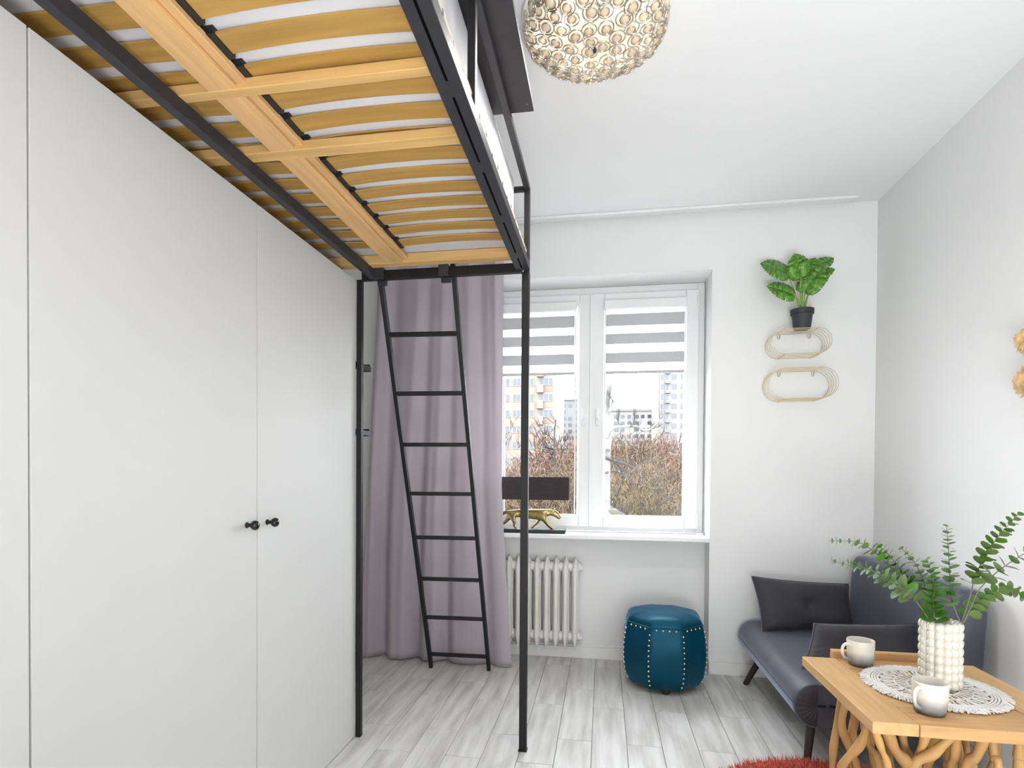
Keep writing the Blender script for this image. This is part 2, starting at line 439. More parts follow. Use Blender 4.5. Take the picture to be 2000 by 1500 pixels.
for hz in (1.677, 1.374):
    h = MB(); h.box(XF-.03, XF-.002, 2.360, 2.366, hz-.02, hz+.02); h.box(XF-.026, XF+.012, 2.366, 2.50, hz-.012, hz+.012)
    h.box(XF-.022, XF+.008, 2.485, 2.50, hz-.012, hz+.022)
    tag(h.build('coat_hook', M['black'], bevel=.002), ('upper' if hz > 1.5 else 'lower') + ' black metal hook on wardrobe end panel beside the curtain', 'hook', 'black hooks on the wardrobe end')

# ================================================================== LOFT BED
bed = thing('loft_bed', (-.7, 1.36, 0), 'black steel loft bed frame over the white wardrobes', 'loft bed')
def part(name, mt, parent, *boxes, bevel=.002, **kw):
    m = MB()
    for b in boxes: m.box(*b)
    return m.build(name, mt, parent, bevel=bevel, **kw)
YE = 2.362
part('post', M['black'], bed, (-.349, -.317, YE-.002, YE+.028, 0, 2.05))
part('post', M['black'], bed, (-.342, -.318, YE+.002, YE+.026, 2.05, 2.415))
part('post', M['black'], bed, (-1.094, -1.070, YE-.002, YE+.022, 0, 2.052))
part('foot_plate', M['black'], bed, (-.352, -.314, YE-.006, YE+.031, 0, .006))
part('long_beam', M['black2'], bed, (-1.030, -1.003, .30, YE, 2.05, 2.088))
rb = part('long_beam', M['black2'], bed, (-.375, -.315, .30, YE, 2.055, 2.088))
yy = 2.33
while yy > .45:
    ln = .105 if abs(yy-2.33) < .01 else .27
    MB().box(-.3485, -.3425, yy-ln, yy, 2.0542, 2.056).build('slot', M['slot'], rb)
    yy -= ln + .055
part('cross_beam', M['black'], bed, (-1.07, -.349, YE-.004, YE+.022, 2.048, 2.088))
part('cross_beam', M['black'], bed, (-1.094, -.315, .28, .30, 2.048, 2.088))
part('guard_rail', M['black2'], bed, (-.342, -.318, .30, YE+.002, 2.395, 2.418))
part('guard_rail', M['black'], bed, (-1.65, -.342, YE+.004, YE+.024, 2.395, 2.415))
part('guard_post', M['black'], bed, (-.340, -.320, 1.355, 1.378, 2.088, 2.395))
part('guard_post', M['black'], bed, (-.340, -.320, .36, .384, 2.088, 2.395))
sb = part('shelf_board', M['black2'], bed, (-.60, -.243, .75, 1.903, 2.4255, 2.438))
for sx, sy in ((-.262, 1.86), (-.345, 1.84)):
    MB().sphere((sx, sy, 2.4255), .0022, 6, 4).build('screw', M['chrome'], sb)

# slatted base lying on the beams
base = thing('slatted_base', (-.7, 1.36, 2.09), 'slatted bed base of birch slats and pine rails seen from below', 'bed base')
part('center_rail', M['rail'], base, (-.925, -.852, .36, 2.31, 2.0885, 2.104))
part('holder_strip', M['rail'], base, (-.851, -.828, .36, 2.29, 2.098, 2.114))
part('side_rail', M['rail'], base, (-.388, -.34, .36, 2.33, 2.0885, 2.128))
part('side_rail', M['rail'], base, (-1.69, -1.655, .36, 2.33, 2.0885, 2.128))
for yc in (1.212, 1.462, .62):
    part('cross_rail', M['railx'], base, (-1.655, -.3885, yc-.02, yc+(.022 if yc > 1.3 else .008), 2.0868, 2.1125))
part('end_board', M['railx'], base, (-1.655, -.3885, 2.285, 2.33, 2.0875, 2.127))
part('end_board', M['railx'], base, (-1.655, -.3885, .36, .40, 2.0885, 2.135))
part('cover_strip', M['cream'], base, (-.339, -.327, .36, 2.345, 2.0885, 2.136))
stp = MB()
for i in range(22):
    stp.box(-.327, -.3262, .50+i*.085, .508+i*.085, 2.122+.006*sin(i*2.3), 2.132+.006*sin(i*2.3))
o = stp.build('staples', M['plastic'], base); o['kind'] = 'stuff'
def slat_mesh(xa, xb, bow):
    m = MB(); n = 14; w = .0290; th = .005
    vs = []
    for i in range(n+1):
        t = i/n; x = lerp(xa, xb, t); z = bow*4*t*(1-t)
        vs += [(x, -w, z), (x, w, z), (x, w, z+th), (x, -w, z+th)]
    fs = []
    for i in range(n):
        a = i*4; b = a+4
        for q in range(4): fs.append((a+q, a+(q+1) % 4, b+(q+1) % 4, b+q))
    fs += [(3,2,1,0), (n*4, n*4+1, n*4+2, n*4+3)]
    m.add(vs, fs); return m.mesh('slat')
sm_r = slat_mesh(-.826, -.3895, .0085); sm_l = slat_mesh(-1.654, -.927, .0085)
hold = MB()
hold.box(-.834, -.812, -.037, .037, -.004, .014); hold.box(-.836, -.829, -.044, -.034, -.010, .010); hold.box(-.836, -.829, .034, .044, -.010, .010)
hold_me = hold.mesh('slat_holder')
for k in range(19):
    yc = 2.150 - .0957*k
    if k == 0: yc = 2.160
    link('slat', sm_r, M['slat'], base, loc=(0, yc, 2.1145))
    link('slat', sm_l, M['slat'], base, loc=(0, yc, 2.1145))
    link('slat_holder', hold_me, M['plastic'], base, loc=(0, yc, 2.1145))
# mattress
def rounded_block(x0, x1, y0, y1, z0, z1, r, sag=.0):
    m = MB(); n = 40; prof = []
    zz = [(0, r), (r*.3, r*.3), (r, 0)]
    rings = []
    def ring(ins, z):
        pts = []
        for cx, cy, a0 in ((x1-r, y1-r, 0), (x0+r, y1-r, 90), (x0+r, y0+r, 180), (x1-r, y0+r, 270)):
            for q in range(7):
                a = math.radians(a0+q*15); rr = r-ins
                pts.append((cx+rr*cos(a), cy+rr*sin(a), z))
        return pts
    for t in range(5):
        a = pi/2*t/4; rings.append(ring(r*(1-sin(a))*.6, z0+r*(1-cos(a))*.6))
    for t in range(5):
        a = pi/2*t/4; rings.append(ring(r*(1-cos(a))*.6, z1-r*.6+r*.6*sin(a)))
    k = len(rings[0]); vs = [v for R_ in rings for v in R_]; fs = []
    for i in range(len(rings)-1):
        for q in range(k): fs.append((i*k+q, i*k+(q+1) % k, (i+1)*k+(q+1) % k, (i+1)*k+q))
    fs.append(tuple(range(k))[::-1]); fs.append(tuple((len(rings)-1)*k+q for q in range(k)))
    m.add(vs, fs); return m
mt_ = rounded_block(-1.685, -.374, .37, 2.335, 2.1290, 2.420, .05).build('mattress', M['mattress'], smooth=True, angle=50)
tag(mt_, 'thick white mattress on the slatted base of the loft bed', 'mattress')

# ladder hooked over the cross beam
lad = thing('ladder', (-.85, 3.28, 0), 'black steel ladder leaning against the loft bed end', 'ladder')
LB, LT = Vector((-1.030, 3.285, 0)), Vector((-1.000, 2.405, 2.075))
RB, RT = Vector((-.672, 3.297, 0)), Vector((-.664, 2.405, 2.125))
MB().bar(LB, LT, .020, .028, (0,1,.4)).build('rail', M['black'], lad, bevel=.002)
MB().bar(RB, RT, .020, .028, (0,1,.4)).build('rail', M['black'], lad, bevel=.002)
for t in (.0465, .1685, .2875, .407, .525, .6475, .766, .8925):
    z = t*2.06; a = LB.lerp(LT, z/LT.z); b = RB.lerp(RT, z/RT.z)
    MB().bar(a+Vector((.01,0,0)), b-Vector((.01,0,0)), .022, .020).build('rung', M['black'], lad, bevel=.002)
for c in (Vector((-.985, 0, 0)), Vector((-.69, 0, 0))):
    h = MB(); h.box(c.x-.022, c.x+.022, 2.342, 2.357, 2.045, 2.096); h.box(c.x-.022, c.x+.022, 2.357, 2.40, 2.089, 2.096); h.box(c.x-.022, c.x+.022, 2.385, 2.40, 2.03, 2.089)
    h.build('hook', M['black2'], lad, bevel=.002)

# ================================================================== CURTAIN
def curtain_fn(u, v):
    zt, zb = ZC-.016, .008
    z = lerp(zb, zt, v)
    # outline: narrow at the rail, flaring to the floor
    s = max(0.0, 1 - v); fl_ = s**1.15
    xl = lerp(-1.40, -1.535, fl_); xr = -.612 + .07*max(0, (.40-v)/.40)**1.1
    uu = u + .018*sin(2*pi*u*1.7+1.0) + .010*sin(5*u+3*v)
    x = lerp(xl, xr, u)
    ph = 2*pi*(4.6*uu + .10*sin(3*v+u*4))
    amp = lerp(.036, .022, v)*(.55+.45*sin(2.2*u+1.1+v)**2)
    d = sin(ph) + .28*sin(2*ph+1.3+2*v) + .10*sin(3.1*ph+.4)*(1-v)
    edge = min(1, (1-u)/.06)
    y = 3.372 - amp*d*(.35+.65*edge) + .02*(1-v)*sin(3*u+1)
    return (x, min(y, 3.45), z)
c = MB().surf(curtain_fn, 240, 70).build('curtain', M['curtain'], smooth=True, angle=180)
sd = c.modifiers.new('thickness', 'SOLIDIFY'); sd.thickness = .0016
tag(c, 'floor-length lilac satin curtain hanging behind the black ladder', 'curtain')

# ================================================================== RADIATOR
rad = thing('radiator', (-.42, 3.56, .07), 'ivory cast-iron column radiator under the window', 'radiator')
def section_mesh():
    m = MB()
    W0 = .0185; w = W0
    pts = [(0,.0),(w*.75,.055),(w,.085),(w*.80,.13),(w*.72,.30),(w*.80,.455),(w,.50),(w*.8,.535),(0,.585),(-w*.8,.535),(-w,.50),(-w*.80,.455),(-w*.72,.30),(-w*.80,.13),(-w,.085),(-w*.75,.055)]
    n = len(pts)
    for y0_, y1_, k in ((.0, .034, 1), (.045, .10, 1.6)):
        pts_k = [(x*k, z) for x, z in pts]
        inner = [(x*.45*k, .2925+(z-.2925)*.965) for x, z in pts]
        vs = [(x, y0_, z) for x, z in inner] + [(x, y0_+.008, z) for x, z in pts_k] + [(x, y1_-.008, z) for x, z in pts_k] + [(x, y1_, z) for x, z in inner]
        fs = [tuple(range(n))]
        for i in range(3):
            for q in range(n): fs.append((i*n+(q+1) % n, i*n+q, (i+1)*n+q, (i+1)*n+(q+1) % n))
        fs.append(tuple(3*n+q for q in range(n))[::-1])
        m.add(vs, fs)
    return m.mesh('radiator_section')
sec = section_mesh()
xr0 = at(1123, 1200, 3.53).x
for k in range(10):
    link('radiator_section', sec, M['radiator'], rad, smooth=(k == 0), angle=35, loc=(xr0-k*.0605, 3.515, .075))
for z in (.155, .595):
    h = MB(); h.tube([(xr0-9*.0605-.02, 3.565, z), (xr0+.02, 3.565, z)], .026, 14)
    for k in range(9): h.tube([(xr0-(k+.5)*.0605-.008, 3.565, z), (xr0-(k+.5)*.0605+.008, 3.565, z)], .031, 14)
    h.tube([(xr0+.018, 3.565, z), (xr0+.030, 3.565, z)], .031, 14); h.tube([(xr0+.03, 3.565, z), (xr0+.047, 3.565, z)], .022, 6)
    h.build('hub_pipe', M['radiator'], rad, smooth=True)
for xx in (xr0-.03, xr0-8.5*.0605):
    MB().box(xx-.012, xx+.012, 3.60, YN, .12, .18).build('wall_bracket', M['radiator'], rad)
MB().box(xr0-.118, xr0-.098, 3.626, YN, .50, .585).build('wall_plate', M['plastic'], rad)

# ================================================================== OTTOMAN
ot = thing('ottoman', (.345, 3.275, 0), 'octagonal teal velvet ottoman with brass nailheads on the tile floor', 'ottoman')
OC = Vector((.345, 3.272, 0)); A0 = math.radians(-2)
def octp(ang):
    """unit octagon radius (apothem 1) with flat side facing -Y"""
    a = (ang - A0 + pi/2 + pi/8) % (pi/4) - pi/8
    return 1/cos(a)
def oct_body(u, v):
    a = 2*pi*u; z = .035 + v*.335
    R = .197 + .027*sin(pi*(v*.92+.04))**.8 - .012*max(0, (.12-v)/.12)
    r = R*(.93*octp(a)+.07)
    return (OC.x + r*cos(a), OC.y + r*sin(a), z)
MB().surf(oct_body, 96, 24, True).build('upholstered_body', M['teal'], ot, smooth=True, angle=60)
def oct_top(u, v):
    a = 2*pi*u; t = pi/2*v; R = .2025*(.90*octp(a)+.10)*(cos(t)**.5 if v < 1 else 0)
    z = .362 + .062*sin(t)**.8
    z -= .010*max(0, 1-abs(((a-A0+pi/2) % (pi/4))-pi/8)/.25)*sin(2*t)*0
    r2 = max(0, R)
    return (OC.x + r2*cos(a), OC.y + r2*sin(a), z + .004*sin(3*a)*cos(t))
MB().surf(oct_top, 96, 16, True).build('seat_cushion', M['teal'], ot, smooth=True, angle=60)
def pipe_pts(z, R):
    return [(OC.x+R*(.93*octp(2*pi*k/96)+.07)*cos(2*pi*k/96), OC.y+R*(.93*octp(2*pi*k/96)+.07)*sin(2*pi*k/96), z) for k in range(96)]
MB().tube(pipe_pts(.364, .2015), .006, 6, closed=True).build('piping', M['teal'], ot, smooth=True)
nb = MB()
for k in range(8):
    ac = A0 - pi/2 + pi/8 + k*pi/4
    for q in range(11):
        v = .06 + q*.082; p = oct_body(((ac) / (2*pi)) % 1, v)
        nb.sphere(p, .0058, 6, 4)
    for q in range(1, 5):
        t = q/5; p0 = Vector(oct_body((ac/(2*pi)) % 1, .955)); p1 = Vector(oct_body(((ac+pi/4)/(2*pi)) % 1, .955))
        nb.sphere(p0.lerp(p1, t), .0058, 6, 4)
o = nb.build('nailheads', M['brass'], ot, smooth=True); o['kind'] = 'stuff'; o['label'] = 'small round brass upholstery nailheads'
for fx, fy in ((0,-.155),(.155,0),(-.155,0),(0,.155)):
    MB().lathe([(0,0),(.018,0),(.022,.012),(.020,.03),(.022,.045),(0,.045)], 14, (OC.x+fx, OC.y+fy, 0)).build('foot', M['darkwood'], ot, smooth=True)

# ================================================================== SOFA
sofa = thing('sofa_bed', (1.12, 2.92, 0), 'grey velvet folding sofa bed along the right wall', 'sofa')
SY0, SY1 = 2.425, 3.435
def seat_profile(n, upper):
    """closed outline in x-z of one half of the folded futon; fold rolls over the front"""
    c = (.862, .258); R = .084
    pts = []
    if upper:
        for i in range(n+1):
            a = math.radians(180 - 92*i/n*1.0); pts.append((c[0]+R*cos(a), c[1]+.002+R*sin(a)))
        pts += [(1.05,.352),(1.25,.346),(1.40,.335),(1.42,.31),(1.42,.262),(.90,.262)]
    else:
        for i in range(n+1):
            a = math.radians(180 + 86*i/n); pts.append((c[0]+R*cos(a), c[1]-.002+R*1.02*sin(a)))
        pts += [(1.05,.170),(1.30,.168),(1.42,.17),(1.42,.256),(.90,.256)]
    return pts
def cushion(name, upper):
    pts = seat_profile(12, upper); m = MB(); n = len(pts)
    cx = sum(p[0] for p in pts)/n; cz = sum(p[1] for p in pts)/n
    rings = []
    for k in range(41):
        t = k/40; y = lerp(SY0, SY1, t)
        e = min(t, 1-t)*(SY1-SY0)
        s_ = 1 - .06*max(0, 1-e/.03)**2
        rings.append([(cx+(x-cx)*s_, y, cz+(z-cz)*s_ + .004*noise.noise(Vector((x*6, y*5, 1)))*(1 if z > .3 else 0)) for x, z in pts])
    vs = [v for r_ in rings for v in r_]; fs = []
    for i in range(40):
        for q in range(n): fs.append((i*n+q, i*n+(q+1) % n, (i+1)*n+(q+1) % n, (i+1)*n+q))
    fs.append(tuple(range(n))[::-1]); fs.append(tuple(40*n+q for q in range(n)))
    m.add(vs, fs)
    return m.build(name, M['sofa'], sofa, smooth=True, angle=55, fix=True)
su = cushion('seat_cushion', True); sl = cushion('lower_cushion', False)
# gathered end of the front roll, near and far
for yv, sg in ((SY0, -1),):
    def gath(u, v, yv=yv, sg=sg):
        a = math.radians(88 + 182*u); r = .0835*v
        ripple = .0035*sin(u*2*pi*11)*sin(pi*min(1, v*1.0))*v
        return (.862+r*cos(a), yv + sg*(.001 + .011*(1-v**2)*0 + .010*sin(pi*v)*.7 + ripple), .258+r*sin(a))
    MB().surf(gath, 90, 10).build('gathered_end', M['pillow'], sofa, smooth=True, angle=180)
def piping_path(yv):
    return [(.862+.0855*cos(math.radians(88+182*i/24)), yv, .258+.0855*sin(math.radians(88+182*i/24))) for i in range(25)]
for yv in (SY0+.002,):
    MB().tube(piping_path(yv), .0045, 6).build('piping', M['sofa'], sofa, smooth=True)
MB().sphere((.90, SY0-.004, .259), .008, 8, 6).build('tuft_button', M['pillow'], sofa, smooth=True)
# backrest: slab with rounded corners, leaning on the wall
def back_fn(u, v):
    # u around the section (x-z), v along y
    pass
def rounded_slab(w, h, th, r, cr_, nseg=5, inflate=0):
    """slab in local x (width) , z (height), y (thickness) with rounded silhouette and soft edge"""
    out = []
    for cx, cz, a0 in ((w/2-cr_, h-cr_, 0), (-w/2+cr_, h-cr_, 90), (-w/2+cr_*.5, cr_*.5, 180), (w/2-cr_*.5, cr_*.5, 270)):
        rr = cr_ if a0 < 180 else cr_*.5
        for q in range(nseg+1):
            a = math.radians(a0+90*q/nseg); out.append((cx, cz, rr, a))
    rings = []
    for t in range(-4, 5):
        ph = pi/2*t/4; ins = r*(1-cos(ph)); yv = (th/2-r)*(1 if t > 0 else -1 if t < 0 else 0) + r*sin(ph)
        if t in (-4, 4): ins = r
        rings.append([(cx+(rr-ins)*cos(a), yv, cz+(rr-ins)*sin(a)) for cx, cz, rr, a in out])
    return rings
rings = rounded_slab(SY1-SY0, .56, .105, .035, .06)
m = MB(); n = len(rings[0])
th = math.radians(8)
def tr_back(p):
    u, t, h = p         # u along Y, t thickness, h height
    x = 1.425 + t*cos(th) + (h-.28)*sin(th)*.35; z = .185 + h
    return (x, (SY0+SY1)/2 + u, z)
vs = [tr_back(p) for r_ in rings for p in r_]; fs = []
for i in range(len(rings)-1):
    for q in range(n): fs.append((i*n+q, i*n+(q+1) % n, (i+1)*n+(q+1) % n, (i+1)*n+q))
fs.append(tuple(range(n))[::-1]); fs.append(tuple((len(rings)-1)*n+q for q in range(n)))
m.add(vs, fs).build('backrest', M['sofa'], sofa, smooth=True, angle=60, fix=True)
for (fx, fy), (tx, ty) in (((.806,3.340),(.885,3.300)), ((.846,2.485),(.868,2.50)), ((1.40,2.50),(1.36,2.53)), ((1.40,3.34),(1.36,3.30))):
    MB().tube([(fx, fy, 0), (tx, ty, .185)], [.0145, .019], 14).build('leg', M['darkwood'], sofa, smooth=True)
part('seat_frame', M['plastic'], sofa, (.93, 1.40, SY0+.04, SY1-.04, .150, .172))

# pillows
def pillow(corners, thick, label, seed, sofa_dir):
    """corners TL, TR, BR, BL in world; inflated towards the normal"""
    TL, TR, BR, BL = [Vector(c_) for c_ in corners]
    nrm = (BL-TL).cross(TR-TL).normalized()
    def pos(u, v, side):
        a, b = 2*u-1, 2*v-1
        # pinch edges inward so the corners stay pointed
        uu = .5+.5*a*(1-.05*(1-b*b)); vv = .5+.5*b*(1-.07*(1-a*a))
        p = TL.lerp(TR, uu).lerp(BL.lerp(BR, uu), vv)
        e = max(0, (1-a**4))*max(0, (1-b**4)); h = thick*.5*e**.55
        h *= 1 + .16*noise.noise(Vector((u*3+seed, v*3, side*2)))
        h -= .020*math.exp(-((a)**2+(b*.62)**2)/.014) if side > 0 else 0
        edge = max(0, abs(a)-.72)/.28
        h += .0035*sin(v*38+seed+3*sin(v*9))*edge*e**.4 + .003*sin(u*55+seed+3*sin(u*7))*max(0, abs(b)-.7)/.3*e**.4
        return p + nrm*(h*side)
    m = MB()
    m.surf(lambda u, v: pos(u, v, 1), 48, 32); m.surf(lambda u, v: pos(1-u, v, -1), 48, 32)
    cen = (TL+TR+BR+BL)/4
    t = thing('pillow', ((BL+BR)/2), label, 'pillow', 'charcoal pillows on the sofa')
    m.build('cover', M['pillow'], t, smooth=True, angle=180)
    pb = pos(.5, .5, 1)
    MB().sphere(pb - nrm*.001, .009, 10, 6).build('button', M['pillow'], t, smooth=True)
    ring = []
    for k in range(24): ring.append(pos(k/24, 0, 0))
    for k in range(24): ring.append(pos(1, k/24, 0))
    for k in range(24): ring.append(pos(1-k/24, 1, 0))
    for k in range(24): ring.append(pos(0, 1-k/24, 0))
    MB().tube(ring, .004, 6, closed=True).build('piping', M['sofa'], t, smooth=True)
    return t
pillow((at(1468,1126,3.30), at(1657,1141,3.36), at(1672,1232,3.22), at(1489,1234,3.19)), .13,
       'charcoal velvet pillow with centre button standing at the far end of the sofa', 1.3, 0)
pillow((at(1590,1218,2.66), (1.36,2.70,.545), (1.30,2.50,.362), (.842,2.55,.366)), .10,
       'charcoal velvet pillow leaning just behind the wooden coffee table', 4.1, 0)

# ================================================================== COFFEE TABLE
ZT = .50
TX0, TX1, TY0, TY1 = .757, 1.345, 1.718, 2.290
tab = thing('coffee_table', ((TX0+TX1)/2, (TY0+TY1)/2, 0), 'square teak coffee table on a tangle of branch legs', 'table')
TH = .036
part('top_board', M['table'], tab, (TX0, .878, TY0, TY1, ZT-TH, ZT), bevel=.004)
part('top_board', M['tablex'], tab, (.880, 1.218, TY0, 1.802, ZT-TH, ZT-.0006), bevel=.003)
part('top_board', M['tablex'], tab, (.880, 1.218, 1.804, 1.945, ZT-TH, ZT-.002), bevel=.003)
part('top_board', M['tablex'], tab, (.880, 1.218, 1.947, 2.075, ZT-TH, ZT-.001), bevel=.003)
part('top_board', M['tablex'], tab, (.880, 1.218, 2.077, 2.175, ZT-TH, ZT-.002), bevel=.003)
part('top_board', M['tablex'], tab, (.880, 1.218, 2.177, TY1, ZT-TH, ZT-.0004), bevel=.003)
part('top_board', M['table'], tab, (1.220, TX1, TY0, TY1, ZT-TH, ZT), bevel=.004)
part('raised_edge', M['tablex'], tab, (.868, 1.235, TY1+.001, TY1+.032, ZT-.03, ZT+.026), bevel=.003)
part('apron', M['tablex'], tab, (TX0+.06, TX1-.06, TY0+.06, TY1-.06, ZT-TH-.014, ZT-TH-.0005))
k_ = MB().tube([(.925, 2.20, ZT-.0005), (.940, 2.207, ZT-.0005)], .004, 6); k_.build('knot', M['darkwood'], tab)
BRS = [  # pixel path, depth at top, depth at floor, radius
    ([(1653,1374),(1632,1432),(1626,1500)], 2.20, 2.16, .0125), ([(1664,1384),(1668,1436),(1667,1500)], 2.14, 2.20, .011),
    ([(1701,1424),(1680,1454),(1644,1500)], 1.86, 1.98, .0135), ([(1677,1404),(1694,1446),(1716,1485)], 2.02, 1.93, .010),
    ([(1708,1434),(1722,1464),(1734,1500)], 1.775, 1.80, .0105), ([(1728,1436),(1748,1464),(1774,1500)], 1.80, 1.83, .0165),
    ([(1754,1436),(1768,1460),(1782,1490)], 1.90, 1.88, .011), ([(1812,1440),(1800,1466),(1790,1500)], 1.82, 1.85, .0135),
    ([(1872,1442),(1824,1470),(1780,1500)], 1.80, 1.82, .0155), ([(1868,1448),(1866,1474),(1860,1500)], 1.86, 1.90, .0125),
    ([(1845,1452),(1848,1476),(1850,1500)], 2.00, 1.98, .010), ([(1878,1446),(1890,1474),(1902,1500)], 1.93, 1.90, .0095),
    ([(1926,1448),(1908,1474),(1886,1500)], 1.81, 1.84, .0140), ([(1934,1450),(1942,1476),(1950,1500)], 1.84, 1.80, .0125),
    ([(1954,1450),(1946,1474),(1936,1500)], 1.95, 1.92, .010), ([(1990,1454),(1990,1476),(1990,1500)], 1.80, 1.80, .0125),
    ([(1690,1418),(1700,1450),(1708,1490)], 2.15, 2.10, .012), ([(1766,1488),(1800,1474),(1830,1462)], 1.95, 1.93, .009)]
for i, (pp, ya, yb, r) in enumerate(BRS):
    w3 = [at(px, py, lerp(ya, yb, q/2)) for q, (px, py) in enumerate(pp)]
    w3[0].z = ZT-TH-.002 if i != 17 else w3[0].z
    d = (w3[2]-w3[1]); zz = w3[2].z; steps = []
    if i != 17:
        fx = min(TX1-.05, max(TX0+.05, w3[2].x + max(-.06, min(.06, d.x*2.2)) + rnd.uniform(-.03,.03)))
        fy = min(TY1-.05, max(TY0+.05, w3[2].y + rnd.uniform(-.05,.05)))
        steps = [Vector((lerp(w3[2].x, fx, .55)+rnd.uniform(-.012,.012), lerp(w3[2].y, fy, .5), zz*.5)), Vector((fx, fy, .002))]
    path = smooth_path(w3+steps, 7)
    rs = [r*(1+.13*sin(q*.8+i)+.08*sin(q*.33+2*i)) for q in range(len(path))]
    MB().tube(path, rs, 9).build('branch_leg', M['branch'], tab, smooth=True, angle=60)
for i in range(6):   # legs at the back and right side
    x = lerp(.86, 1.30, (i*.37) % 1); y = 2.22 if i % 2 else 2.10
    path = smooth_path([(x, y, ZT-TH-.002), (x+rnd.uniform(-.05,.05), y+rnd.uniform(-.04,.02), .33), (x+rnd.uniform(-.04,.04), y, .16), (min(1.3, max(.82, x+rnd.uniform(-.08,.08))), y-.02, .002)], 6)
    MB().tube(path, [.013*(1+.15*sin(q)) for q in range(len(path))], 9).build('branch_leg', M['branch'], tab, smooth=True, angle=60)

# placemat
DC = Vector((1.068, 2.022, ZT))
pm = thing('placemat', DC, 'round white crocheted placemat on the teak table top', 'placemat')
def circ(R, n, z, wob=0, f=0): return [(DC.x+(R+wob*sin(f*2*pi*k/n))*cos(2*pi*k/n), DC.y+(R+wob*sin(f*2*pi*k/n))*sin(2*pi*k/n), ZT+z) for k in range(n)]
for R, r in ((.030,.0030),(.068,.0034),(.104,.0034),(.150,.0036),(.158,.0036),(.166,.0036),(.174,.0036)):
    MB().tube(circ(R, 72, r+.0006), r, 6, closed=True).build('cord_ring', M['cord'], pm, smooth=True)
def spokes(r0, r1, n, r, off=0, lean=0):
    me = MB().tube([(r0, 0, r), ((r0+r1)/2, lean, r*1.5), (r1, 0, r)], r, 5).mesh('cord_spoke')
    for k in range(n):
        o = link('cord_spoke', me, M['cord'], pm, smooth=(k == 0), loc=DC); o.rotation_euler.z = 2*pi*(k+off)/n
        o.matrix_parent_inverse = Matrix.Translation(-DC)
spokes(.030, .068, 16, .0030); spokes(.068, .104, 30, .0030); 
pet = MB().tube([(.104, 0, .003), (.118, .010, .004), (.138, .012, .004), (.149, 0, .003), (.138, -.012, .004), (.118, -.010, .004)], .0030, 5, closed=True).mesh('cord_loop')
for k in range(22):
    o = link('cord_loop', pet, M['cord'], pm, smooth=(k == 0), loc=DC); o.rotation_euler.z = 2*pi*k/22
    m2 = link('cord_spoke', MB().tube([(.104,0,.003),(.15,0,.003)], .0026, 5).mesh('cord_spoke') if k == 0 else m2.data, M['cord'], pm, loc=DC); m2.rotation_euler.z = 2*pi*k/22
fr_ = MB()
for k in range(620):
    a = 2*pi*k/620 + rnd.uniform(-.004,.004); R1 = .172; R2 = .199+rnd.uniform(-.008,.006); b = a+rnd.uniform(-.06,.06)
    fr_.tube([(DC.x+R1*cos(a), DC.y+R1*sin(a), ZT+.004), (DC.x+(R1+R2)/2*cos(a), DC.y+(R1+R2)/2*sin(a), ZT+.006+rnd.uniform(0,.004)), (DC.x+R2*cos(b), DC.y+R2*sin(b), ZT+.0025)], .0018, 4)
o = fr_.build('fringe', M['cord'], pm); o['kind'] = 'stuff'

# vase
VC = Vector((1.095, 2.03, ZT+.0085))
va = thing('vase', VC, 'cream ceramic bubble vase holding eucalyptus on the placemat', 'vase')
MB().lathe([(0,.0),(.046,.0),(.050,.004),(.0505,.20),(.052,.208),(.050,.211),(.047,.208),(.046,.02),(0,.018)], 48, VC).build('vase_body', M['ceramic'], va, smooth=True, angle=50)
bm_ = MB()
for k in range(14):
    a = 2*pi*k/14 + .1
    for j in range(8):
        bm_.sphere((VC.x+.0475*cos(a), VC.y+.0475*sin(a), VC.z+.0145+j*.0262), .0142, 12, 8, (1,1,1.22))
bm_.build('bubble_relief', M['ceramic'], va, smooth=True, angle=180)
MB().lathe([(0,.17),(.046,.17)], 24, VC).build('foam_filling', M['soil'], va)

